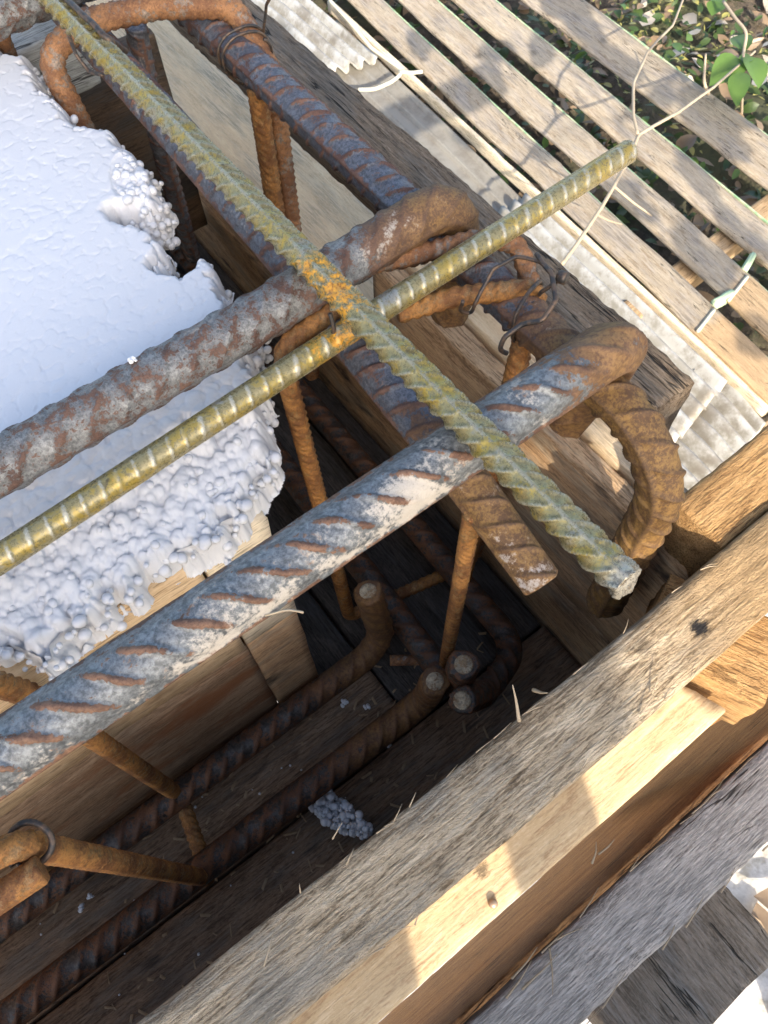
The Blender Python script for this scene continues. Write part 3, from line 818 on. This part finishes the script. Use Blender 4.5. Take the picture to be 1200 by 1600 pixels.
# stirrup of the side beam near the crossing
stirrup([PX(700, 452, .193) if False else (.168, .219, -.317), (.196, .209, -.3155), (.236, .186, -.315), (.230, .184, -.345), (.222, .186, BZ), (.108, .211, BZ), (.1045, .2285, -.33), (.108, .234, -.312), (.150, .236, -.309)],
        'rusty stirrup around the side bars where the two thin yellow bars cross', M['stir'], R=.010)
stirrup([(.163, .2535, -.3095), (.193, .2405, -.3105), (.228, .2305, -.312), (.2465, .2165, -.314), (.2415, .196, -.330), (.236, .190, -.42), (.232, .19, BZ)],
        'brown hooked stirrup end lying under the hook of the upper thick bar', M['stir_b'], R=.012, dust=lambda x: .5 * math.exp(-((x - .1) / .1) ** 2))
stirrup([(.2185, .177, -.3335), (.2115, .173, -.38), (.2065, .171, -.44), (.202, .172, BZ)], 'rusty leg going down behind the cement-dusted bar', M['stir'], R=.008)
stirrup([(.1345, .1170, -.342), (.135, .1175, -.45), (.1355, .1185, -.60)], 'thin olive rusty leg hanging in the dark trench below the cement-dusted bar', M['stir'], R=.006, r=.0042)
# far stirrup at the top left
far_leg = P(405, 130, -.335)
stirrup([(.128, .47, BZ), (.121, .505, -.36), (.1195, .521, -.316), (.150, .5255, -.308), (.196, .507, -.306), (.235, .480, -.308), (.2375, .447, -.335), (.229, .441, BZ)],
        'brown stirrup arching over the side bars at the top left', M['stir_b'], R=.016, r=.0072)
stirrup([(.2225, .4405, -.337), (.2215, .440, -.36), (.2170, .4385, -.56)], 'orange leg doubled against the far stirrup beside the right form wall', M['stir'], r=.0062)
lg = rebar('upright_bar', [P(212, 40, -.335), P(246, 210, -.42), P(300, 400, -.60)], .0075, M['bar_dark'], slant=.5, pitch=.011, dust=lambda x: .5 - .4 * x, seg=28, R=.2)
tag(lg, 'dark grey upright bar standing in the side trench beside the foam', 'rebar')
lf = rebar('upright_bar', [P(2, 52, -.325), P(12, 80, -.34), P(20, 100, -.37)], .005, M['stir_b'], slant=.5, seg=20, R=.1)
tag(lf, 'short brown bar at the left edge between foam and far timber', 'rebar')

# bottom bars
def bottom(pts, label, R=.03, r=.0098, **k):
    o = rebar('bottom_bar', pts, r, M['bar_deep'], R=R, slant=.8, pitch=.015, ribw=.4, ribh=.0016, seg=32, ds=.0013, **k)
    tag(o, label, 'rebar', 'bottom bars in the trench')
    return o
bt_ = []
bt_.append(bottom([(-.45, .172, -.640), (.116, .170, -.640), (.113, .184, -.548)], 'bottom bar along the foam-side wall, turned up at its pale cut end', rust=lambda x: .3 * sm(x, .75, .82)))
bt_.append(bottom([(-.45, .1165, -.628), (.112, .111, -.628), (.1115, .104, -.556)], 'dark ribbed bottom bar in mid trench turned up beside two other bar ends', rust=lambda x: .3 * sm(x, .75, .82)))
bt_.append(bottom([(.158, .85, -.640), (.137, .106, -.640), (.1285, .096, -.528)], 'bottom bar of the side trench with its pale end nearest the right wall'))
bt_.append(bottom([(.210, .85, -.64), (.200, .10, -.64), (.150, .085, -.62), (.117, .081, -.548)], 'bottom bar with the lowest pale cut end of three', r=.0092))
for o, (x_, y_), z_, nv in zip(bt_, ((575, 936), (681, 1069), (727, 1046), (722, 1099)), (-.545, -.553, -.525, -.545), ((-.03, .15, 1), (0, -.1, 1), (-.1, -.1, 1), (-.4, -.05, .9))):
    end = Vector({0: (.113, .184, -.548), 1: (.1115, .104, -.556), 2: (.1285, .096, -.528), 3: (.117, .081, -.548)}[bt_.index(o)])
    nv = Vector(nv).normalized()
    e = rebar('cut_end', [end - nv * .002, end + nv * .0018], .0064, M['cutend'], ds=.0008, seg=24, lrib=0, ribh=.0003, cut=.1)
    e.parent = o
stirrup([P(610, 1032, -.648), P(690, 1030, -.648)], 'thin rusty tie bar low in the dark trench corner', M['stir_b'], r=.0040, name='tie_bar')

# tie wires
def wire(pts, label, r=.0010, wob=.0004):
    o = tube('tie_wire', pts, r, M['wire'], seg=8, ds=.0012, R=.004, wob=wob)
    return tag(o, label, 'wire', 'twisted tie wires')
wr = wire(coil((.2265, .458, -.326), (.15, 1, .1), .0165, 2.2, .001, pitch=.006) + [Vector((.246, .455, -.30)), Vector((.249, .447, -.289)), Vector((.243, .462, -.285))],
     'dark tie wire looped round the far end of the dark bar by the top stirrup')
wire([P(95, -8, -.272), P(128, 22, -.270), P(170, 62, -.2715), P(196, 80, -.288)], 'grey straight wire lying beside the thin yellow bar at the top left', r=.0019)
wire([P(105, 50, -.292), P(118, 85, -.30), P(140, 112, -.308), P(160, 117, -.300)], 'curved wire end hanging under the thin yellow bar at the top left', r=.0012)
wire(coil((.2255, .182, -.324), (-.25, 1, 0), .0160, 1.0, .001, pitch=.009, start=1.0) + [P(848, 455, -.30), P(870, 440, -.292), P(878, 432, -.288)],
     'dark tie wire wrapped round the dark bar next to the form wall', r=.0011)
wire([P(722, 470, -.305), P(720, 486, -.315), P(735, 492, -.32), P(742, 476, -.31), P(770, 420, -.298), P(805, 402, -.293), P(842, 408, -.290), P(866, 425, -.289)],
     'thin wire strand arched over the brown stirrup ends', r=.0010)
wire([P(838, 398, -.288), P(862, 428, -.286), P(868, 470, -.288), P(848, 500, -.292), P(815, 508, -.298), P(788, 528, -.302), P(780, 546, -.308), P(792, 552, -.312)],
     'heavy wire loop curling down beside the cement-dusted bar', r=.0013)
wire([P(872, 432, -.290), P(884, 436, -.289)], 'rusty twisted wire end sticking out towards the metal sheets', r=.0032, wob=.0005)
wire(coil((-.0985, .1085, -.335), (.2, .25, -1), .0085, 1.2, .001, pitch=.004, start=.5), 'grey wire ring round the top of the rusty leg at the left edge', r=.0014)
wire([P(516, 488, -.290), P(522, 515, -.298), P(515, 535, -.31)], 'short grey wire strand under the crossing of the yellow bars', r=.0011)
tag(tube('dry_stalk', [P(414, 962, -.287), P(450, 952, -.284), P(474, 957, -.284)], .0005, M['splinter'], seg=5, ds=.002, R=.01), 'tiny pale straw stuck under the cement-dusted bar', 'straw')

# ================================================================== BACKGROUND
k = NT('white_sheet'); n1 = k.noise(25, None, 8, .7); n2 = k.noise(7, None, 6, .7); n3 = k.noise(160, None, 4)
M['sheet_w'] = k.done(k.mix(k.ramp(n2, .50, .64, 0, .8), k.mix(k.ramp(n1, .42, .62), (.39, .385, .36), (.25, .235, .20)), (.17, .15, .12)), .5, 0, k.bump(n3, .12, .001))
k = NT('grey_sheet'); n1 = k.noise(22, None, 6, .7); n2 = k.noise(4, None, 4)
M['sheet_g'] = k.done(k.mix(k.ramp(n1, .42, .66), (.25, .235, .20), (.19, .172, .142)), .55, 0, k.bump(n1, .25, .003))
def sheet(name, c00, c10, c11, c01, pitch_n, amp, prof, mat, nv=40, ragged=0.0, th=.0025):
    """corrugated sheet: u across the waves, v along them"""
    nu = int(pitch_n * 14) + 1
    u = np.linspace(0, 1, nu); w = np.linspace(0, 1, nv)
    U, W_ = np.meshgrid(u, w, indexing='ij')
    c = [np.array(tuple(x)) for x in (c00, c10, c11, c01)]
    if ragged:
        W_ = W_ * (1 - ragged * (.5 + .5 * np.sin(U * 37) + .25 * np.sin(U * 91)))
    pos = ((1 - U) * (1 - W_))[..., None] * c[0] + (U * (1 - W_))[..., None] * c[1] + (U * W_)[..., None] * c[2] + ((1 - U) * W_)[..., None] * c[3]
    ph = U * pitch_n
    if prof == 'wave': z = np.cos(ph * 2 * np.pi)
    else: z = np.clip(1.0 - 9 * np.abs((ph % 1) - .5), 0, 1) * 2 - 1
    pos[..., 2] += z * amp + .002 * np.sin(W_ * 9 + U * 3)
    n = nu * nv; i = np.arange(n).reshape(nu, nv)
    qd = np.stack([i[:-1, :-1], i[1:, :-1], i[1:, 1:], i[:-1, 1:]], -1).reshape(-1, 4)
    me = mesh_np(name, pos.reshape(-1, 3), qd)
    o = link(name, me, mat)
    md = o.modifiers.new('thick', 'SOLIDIFY'); md.thickness = th
    return o
zs = -1.235
t = sheet('corrugated_sheet', (.86, 2.3, zs + .012), (1.095, 2.3, zs + .012), (1.088, 1.49, zs + .016), (.86, 1.545, zs + .016), 7, .009, 'wave', M['sheet_w'], ragged=.012)
tag(t, 'white corrugated sheet with scalloped end at the top of the picture', 'sheet', 'metal sheets beside the slats')
t = sheet('corrugated_sheet', (.83, 1.7, zs), (1.115, 1.7, zs), (1.045, .76, zs), (.79, .76, zs), 6.6, .008, 'rib', M['sheet_g'])
tag(t, 'dull grey ribbed sheet between dark brown timber and the first slat', 'sheet', 'metal sheets beside the slats')
t = sheet('corrugated_sheet', (.76, .93, zs + .012), (1.058, .93, zs + .012), (1.022, .335, zs + .012), (.66, .262, zs + .012), 9, .011, 'wave', M['sheet_w'], ragged=.006)
tag(t, 'bright white corrugated sheet beside the end of dark brown timber', 'sheet', 'metal sheets beside the slats')
t = sheet('corrugated_sheet', (.70, .40, zs - .006), (1.05, .40, zs - .006), (1.022, .235, zs - .006), (.70, .165, zs - .006), 10, .010, 'wave', M['sheet_w'], ragged=.014)
tag(t, 'short white corrugated sheet with broken edge above the orange timber', 'sheet', 'metal sheets beside the slats')
t = timber('sheet_batten', (1.128, 1.75, -1.222), (1.035, .25, -1.222), .013, .03, M['plyb'], wear=.001, ds=.02)
tag(t, 'narrow pale batten along the outer edge of the metal sheets', 'batten')

# slats
k = NT('green_edge'); n1 = k.noise(60, None, 5); M['green'] = k.done(k.mix(k.ramp(n1, .35, .6), (.20, .36, .20), (.42, .46, .30)), .8)
zsl = -1.2
sl = [((1.154, 1.70), (1.026, .255), (1.222, 1.65), (1.108, .30), 'first slat from the metal sheets, orange past a pale cord'),
      ((1.252, 1.63), (1.146, .35), (1.331, 1.567), (1.228, .40), 'second slat from the metal sheets, behind the tip of thin bar'),
      ((1.361, 1.542), (1.284, .49), (1.442, 1.476), (1.376, .50), 'third slat from the metal sheets with a round leaf shadow'),
      ((1.494, 1.434), (1.455, .618), (1.613, 1.339), (1.575, .68), 'widest slat at the upper right, dappled with leaf shadows beside the green leaves')]
slats = []
for i, (a0, a1, c0, c1, lab) in enumerate(sl):
    def ext(p, q, y): f = (y - p[1]) / (q[1] - p[1]); return p[0] + (q[0] - p[0]) * f
    ya, yb = 2.3, .12
    l0, l1 = ext(a0, a1, ya), ext(a0, a1, yb); u0, u1 = ext(c0, c1, ya), ext(c0, c1, yb)
    p0 = Vector(((l0 + u0) / 2 + .004, ya, zsl - .006)); p1 = Vector(((l1 + u1) / 2 + .004, yb, zsl - .006))
    W = ((u0 - l0) + (u1 - l1)) / 2 - .001
    o = timber('slat', p0, p1, W, .012, slat_m[i], wear=.0015, warp=.003, ds=.02, ch=.002)
    tag(o, 'weathered plank, ' + lab, 'slat', 'wooden slats laid side by side')
    slats.append(o)
    x = (p1 - p0).normalized(); yv = Vector((-x.y, x.x, 0)); 
    sgn = 1 if yv.x > 0 else -1
    off = yv * sgn * (W / 2 - .0005)
    e = timber('green_edge', p0 + off, p1 + off, .004, .009, M['green'], wear=.0008, ds=.02, warp=.0008, ch=.0005)
    attach(e, o)
for (y, x0, x1, lab) in ((1.95, .9, 1.75, 'far crossbar carrying the slats, mostly hidden'), (.57, 1.0, 1.75, 'near crossbar carrying the slats in the gaps at right')):
    o = timber('crossbar', (x0, y, -1.25), (x1, y + .04, -1.25), .05, .055, M['slatfresh'], ds=.02)
    tag(o, lab, 'crossbar')
# pegs and cords by the slats
k = NT('peg_green'); M['peg'] = k.done(k.mix(k.noise(70), (.28, .42, .26), (.46, .54, .36)), .7)
for (a, b, lab) in (((1112, 478), (1142, 462), 'pale green wooden peg between first and second slat'), ((1160, 425), (1174, 402), 'pale green wooden peg between second and third slat')):
    p, q_ = P(*a, -1.205), P(*b, -1.205)
    o = timber('wooden_peg', p, q_, .014, .03, M['peg'], ds=.006, wear=.002)
    tag(o, lab, 'peg', 'pale green pegs between slats')
k = NT('cord'); M['cord'] = k.done(k.mix(k.noise(200), (.50, .46, .34), (.66, .62, .48)), .8)
for pts, lab in (([(1090, 518), (1116, 484)], 'pale cord across the orange end of the first slat'), ([(1138, 470), (1168, 432)], 'pale cord across the orange end of the second slat')):
    o = tube('cord', [P(*a, -1.196) for a in pts], .0034, M['cord'], seg=8, ds=.01); tag(o, lab, 'cord', 'pale cords over the slats')
o = tube('cord', [P(a, b, -1.18 + h) for a, b, h in ((515, 0, 0), (545, 32, .0), (580, 75, 0), (632, 112, .0), (612, 128, .0), (585, 140, .0), (560, 140, .0))], .0042, M['cord'], seg=8, ds=.008, R=.04)
tag(o, 'yellowish cord bent in a loop over the metal sheets', 'cord')
o = tube('cord', [P(a, b, -1.175) for a, b in ((625, 112), (642, 114), (660, 112))], .0042, M['cord'], seg=8, ds=.008, R=.04)
tag(o, 'short knotted cord end touching the first slat', 'cord')
# lighter fresh ends of the first two slats
for i, (pa, pb) in enumerate((((1103, 503), (1200, 612)), ((1154, 450), (1200, 498)))):
    pass

# dry vine with twigs
k = NT('dry_twig'); M['twig'] = k.done(k.mix(k.noise(60), (.30, .235, .155), (.46, .385, .28)), .8)
vine = empty('dry_vine', P(997, 210, -1.0))
tag(vine, 'dry forked vine stem hanging over the slats behind the thin bar tip', 'vine')
for pts, r0, r1 in (([(880, 412, -.97), (940, 322, -.98), (985, 246, -.99), (997, 210, -1.0), (1060, 176, -1.03), (1115, 136, -1.08), (1180, 80, -1.15)], .0034, .0026),
                    ([(997, 210, -1.0), (989, 180, -1.0), (990, 130, -1.01), (1010, 84, -1.03), (1050, 40, -1.08), (1075, -20, -1.12)], .0030, .0022),
                    ([(958, 290, -.985), (985, 312, -1.02), (1018, 338, -1.1)], .0025, .0015),
                    ([(932, 335, -.98), (950, 345, -1.03), (972, 350, -1.1)], .0022, .0012),
                    ([(1108, 148, -1.09), (1100, 130, -1.07), (1103, 84, -1.04)], .0035, .002)):
    tube('twig', [P(*a) for a in pts], r0, M['twig'], vine, r1=r1, seg=8, ds=.008, R=.05, wob=.0012)

# leaves
def leaf_mat(name, a, b, trans=.25):
    k = NT(name)
    n = k.noise(30, None, 4)
    m = k.done(k.mix(n, a, b), .42, 0, k.bump(k.noise(120), .2, .002), .5)
    k.b.inputs['Transmission Weight'].default_value = 0
    tr = k.n('ShaderNodeBsdfTranslucent'); k.put(tr.inputs[0], k.mix(n, tuple(1.4 * x for x in a), tuple(1.4 * x for x in b)))
    mx = k.n('ShaderNodeMixShader'); mx.inputs[0].default_value = trans
    out = [x for x in k.t.nodes if x.type == 'OUTPUT_MATERIAL'][0]
    k.t.links.new(k.b.outputs[0], mx.inputs[1]); k.t.links.new(tr.outputs[0], mx.inputs[2]); k.t.links.new(mx.outputs[0], out.inputs[0])
    return m
M['leaf'] = leaf_mat('leaf_green', (.07, .14, .025), (.13, .22, .05))
M['leaf2'] = leaf_mat('leaf_dark', (.03, .06, .015), (.07, .11, .03))
M['dead'] = leaf_mat('leaf_dead', (.16, .105, .06), (.30, .22, .14), .1)
M['deadp'] = leaf_mat('leaf_pale', (.40, .34, .26), (.58, .52, .43), .1)
M['moss'] = leaf_mat('leaf_moss', (.20, .20, .05), (.34, .31, .10), .1)
def leaf_geo(L, W, fold=.25, curl=.2, n=7):
    v, q = [], []
    for i in range(n):
        f = i / (n - 1); w = W * (math.sin(math.pi * min(1, f * 1.02) ** .8) ** .75) if 0 < i < n - 1 else W * .02
        z = -curl * L * (f - .3) ** 2
        v += [(f * L, -w / 2, z + fold * w / 2), (f * L, 0, z), (f * L, w / 2, z + fold * w / 2)]
    for i in range(n - 1):
        a = i * 3
        q += [(a, a + 3, a + 4, a + 1), (a + 1, a + 4, a + 5, a + 2)]
    return np.array(v), np.array(q)
def orient(d, nrm):
    x = np.array(d, float); x /= np.linalg.norm(x); z = np.array(nrm, float); z = z - (z @ x) * x; z /= np.linalg.norm(z)
    return np.stack([x, np.cross(z, x), z], 1)
def leaves_mesh(name, items, mat, parent=None):
    vs, qs, o = [], [], 0
    for (base, d, nrm, L, W, fold, curl) in items:
        v, q_ = leaf_geo(L, W, fold, curl, 5)
        vs.append(v @ orient(d, nrm).T + np.array(base)); qs.append(q_ + o); o += len(v)
    return link(name, mesh_np(name, np.vstack(vs), np.vstack(qs)), mat, parent)

sp = empty('leafy_plant', P(1150, 140, -1.42))
tag(sp, 'small plant with bright green oval leaves at the upper right', 'plant')
zl = -1.12
for (bx, by), (tx, ty), w, nr in (((1158, 92), (1112, 128), .068, (-.3, -.2, 1)), ((1168, 88), (1190, 132), .062, (.1, -.3, 1)), ((1156, 112), (1152, 160), .046, (-.5, -.1, 1)),
                          ((1166, 78), (1148, 50), .045, (-.2, .2, 1)), ((1160, 98), (1176, 82), .03, (.4, 0, 1)), ((1128, 8), (1118, -24), .05, (-.4, 0, 1)), ((1126, 4), (1112, 22), .05, (-.6, .1, 1))):
    b_, t_ = P(bx, by, zl), P(tx, ty, zl - .01)
    d = t_ - b_
    v, q_ = leaf_geo(d.length, w, .3, .25, 9)
    link('leaf', mesh_np('leaf', v @ orient(d, nr).T + np.array(b_), q_), M['leaf'], sp)
tube('stem', [P(1158, 200, -1.45), P(1160, 130, -1.2), P(1160, 95, zl), P(1162, 80, zl), P(1168, 50, -1.1), P(1150, 30, -1.1), P(1130, 2, -1.1)], .0035, M['twig'], sp, seg=7, ds=.01, R=.05)

# undergrowth between and beyond the slats: nobody could count it
def scatter(n, mats, xr, yr, zr, Lr, name, label, seed, group=None):
    r = np.random.default_rng(seed); items = []
    for _ in range(n):
        x_, y_ = r.uniform(*xr), r.uniform(*yr)
        z_ = r.uniform(*zr); L = r.uniform(*Lr); a = r.uniform(0, 6.28); tl = r.uniform(-.5, .5)
        items.append(((x_, y_, z_), (math.cos(a), math.sin(a), tl), (r.normal(0, .45), r.normal(0, .45), 1), L, L * r.uniform(.35, .6), r.uniform(0, .5), r.uniform(-.3, .6)))
    o = leaves_mesh(name, items, mats)
    return tag(o, label, 'plants', kind='stuff')
scatter(5200, M['leaf2'], (.95, 3.2), (.15, 3.2), (-1.47, -1.33), (.018, .05), 'undergrowth', 'dark green undergrowth in the gaps between and beyond the slats', 1)
scatter(3600, M['dead'], (.85, 3.2), (.15, 3.2), (-1.47, -1.34), (.012, .07), 'leaf_litter', 'brown dead leaves in the gaps between the slats', 2)
scatter(80, M['deadp'], (1.8, 2.6), (.7, 1.7), (-1.43, -1.30), (.03, .10), 'pale_litter', 'pale dry leaf pieces beyond the widest slat', 3)
scatter(380, M['moss'], (1.6, 2.1), (.9, 1.5), (-1.44, -1.34), (.012, .03), 'moss', 'yellowish moss patch beyond the widest slat', 4)
scatter(110, M['leaf'], (.98, 2.6), (.2, 2.0), (-1.36, -1.30), (.02, .05), 'green_shoots', 'small bright green shoots showing in the slat gaps', 6)
# dry leaves on the pale ground below
r = np.random.default_rng(11); items = []
for _ in range(170):
    x_, y_ = r.uniform(.3, 2.2), r.uniform(-1.3, .2); L = r.uniform(.05, .16); a = r.uniform(0, 6.28)
    items.append(((x_, y_, -2.385 + r.uniform(0, .03)), (math.cos(a), math.sin(a), .1), (r.normal(0, .25), r.normal(0, .25), 1), L, L * r.uniform(.3, .5), .3, r.uniform(-.5, .5)))
tag(leaves_mesh('ground_leaves', items, M['dead']), 'olive and pale leaves scattered on the bright ground below the timbers', 'leaves', kind='stuff')

# overhanging branch that dapples the slats (just above the top of the picture)
br = empty('overhanging_branch', (1.6, .2, -.2))
tag(br, 'leafy branch above the slats, out of frame, throwing the leaf shadows', 'branch')
r = np.random.default_rng(21)
targets = [(850, 70, .05), (905, 25, .06), (930, 60, .07), (960, 95, .07), (985, 110, .05), (905, 10, .07), (860, 85, .045), (1085, 262, .055), (1100, 175, .06), (1135, 195, .05), (1165, 180, .05), (1090, 155, .06), (1120, 210, .05),
           (770, 85, .04), (800, 75, .035), (1090, 405, .05), (1115, 420, .06), (1080, 395, .05), (1190, 530, .05), (985, 300, .04), (975, 310, .05), (1010, 330, .04), (660, 75, .035), (650, 60, .03), (1170, 380, .05), (1185, 390, .05), (740, 220, .035), (860, 240, .03),
           (880, 0, .07), (1150, 230, .05), (1040, 150, .04)]
s_ = np.array(tuple(to_sun)); lv = []
for (x_, y_, L) in targets:
    p = np.array(tuple(P(x_, y_, -1.19)))
    tt = r.uniform(1.5, 1.9)
    b = p + s_ * tt
    a = r.uniform(0, 6.28)
    d = np.array([math.cos(a), math.sin(a), r.uniform(-.4, .1)])
    L *= 1.15
    v, q_ = leaf_geo(L * 1.7, L, .2, .2, 7)
    nr = s_ + r.normal(0, .25, 3)
    o = link('leaf', mesh_np('leaf', v @ orient(d - (d @ s_) * s_ * .8, nr).T + b - d * L * .8, q_), M['leaf'], br)
    lv.append(b)
lv = np.array(lv); root = np.array([2.6, -.9, .1])
hub = lv.mean(0)
tube('limb', [Vector(root), Vector((root + hub) / 2 + np.array([0, 0, .06])), Vector(hub)], .012, M['twig'], br, r1=.006, seg=8, ds=.03, R=.2)
for p in lv[::3]:
    tube('twig', [Vector(hub), Vector((hub + p) / 2 + np.array([0, 0, .03])), Vector(p)], .0022, M['twig'], br, r1=.001, seg=5, ds=.03, R=.1)

# ================================================================== SHADE: added unseen boards in place of the camera holder
scr = empty('shade_blocker', (-1.0, -2.0, -2.4))
tag(scr, 'raised hoarding of rough boards on two posts, unseen, added to shade the formwork', 'blocker')
for (z0, z1, x0, x1) in ((.902, .962, -1.55, -.705), (.964, 1.08, -1.55, -.60), (1.082, 1.23, -1.60, -.60), (1.232, 1.36, -1.62, -.68), (1.362, 1.46, -1.64, -.75)):
    timber('board', (x0, -2.0, (z0 + z1) / 2), (x1, -2.0, (z0 + z1) / 2), .02, z1 - z0, M['wall'], scr, ds=.03, warp=.003)
for x_ in (-1.62, -1.45):
    timber('post', (x_, -2.04, -2.4), (x_, -2.04, 1.50), .08, .06, M['brown'], scr, up=(0, 1, 0), ds=.06)
fen = empty('light_mask', (-.2, -.42, -.75))  # added: its slit and uprights shape the sun patches on the ledger
tag(fen, 'low screen of boards with two uprights, unseen, added to shape the sun patches', 'mask')
for (z0, z1, x0, x1) in ((-.75, -.50, -.50, .15), (-.498, -.345, -.50, .14), (-.343, -.182, -.50, .035)):
    timber('board', (x0, -.42, (z0 + z1) / 2), (x1, -.42, (z0 + z1) / 2), .018, z1 - z0, M['wall'], fen, ds=.02)
for x_, w_ in ((-.098, .048), (-.242, .112)):
    timber('upright', (x_, -.440, -.75), (x_, -.440, -.095), w_, .02, M['wall'], fen, up=(0, 1, 0), ds=.03)
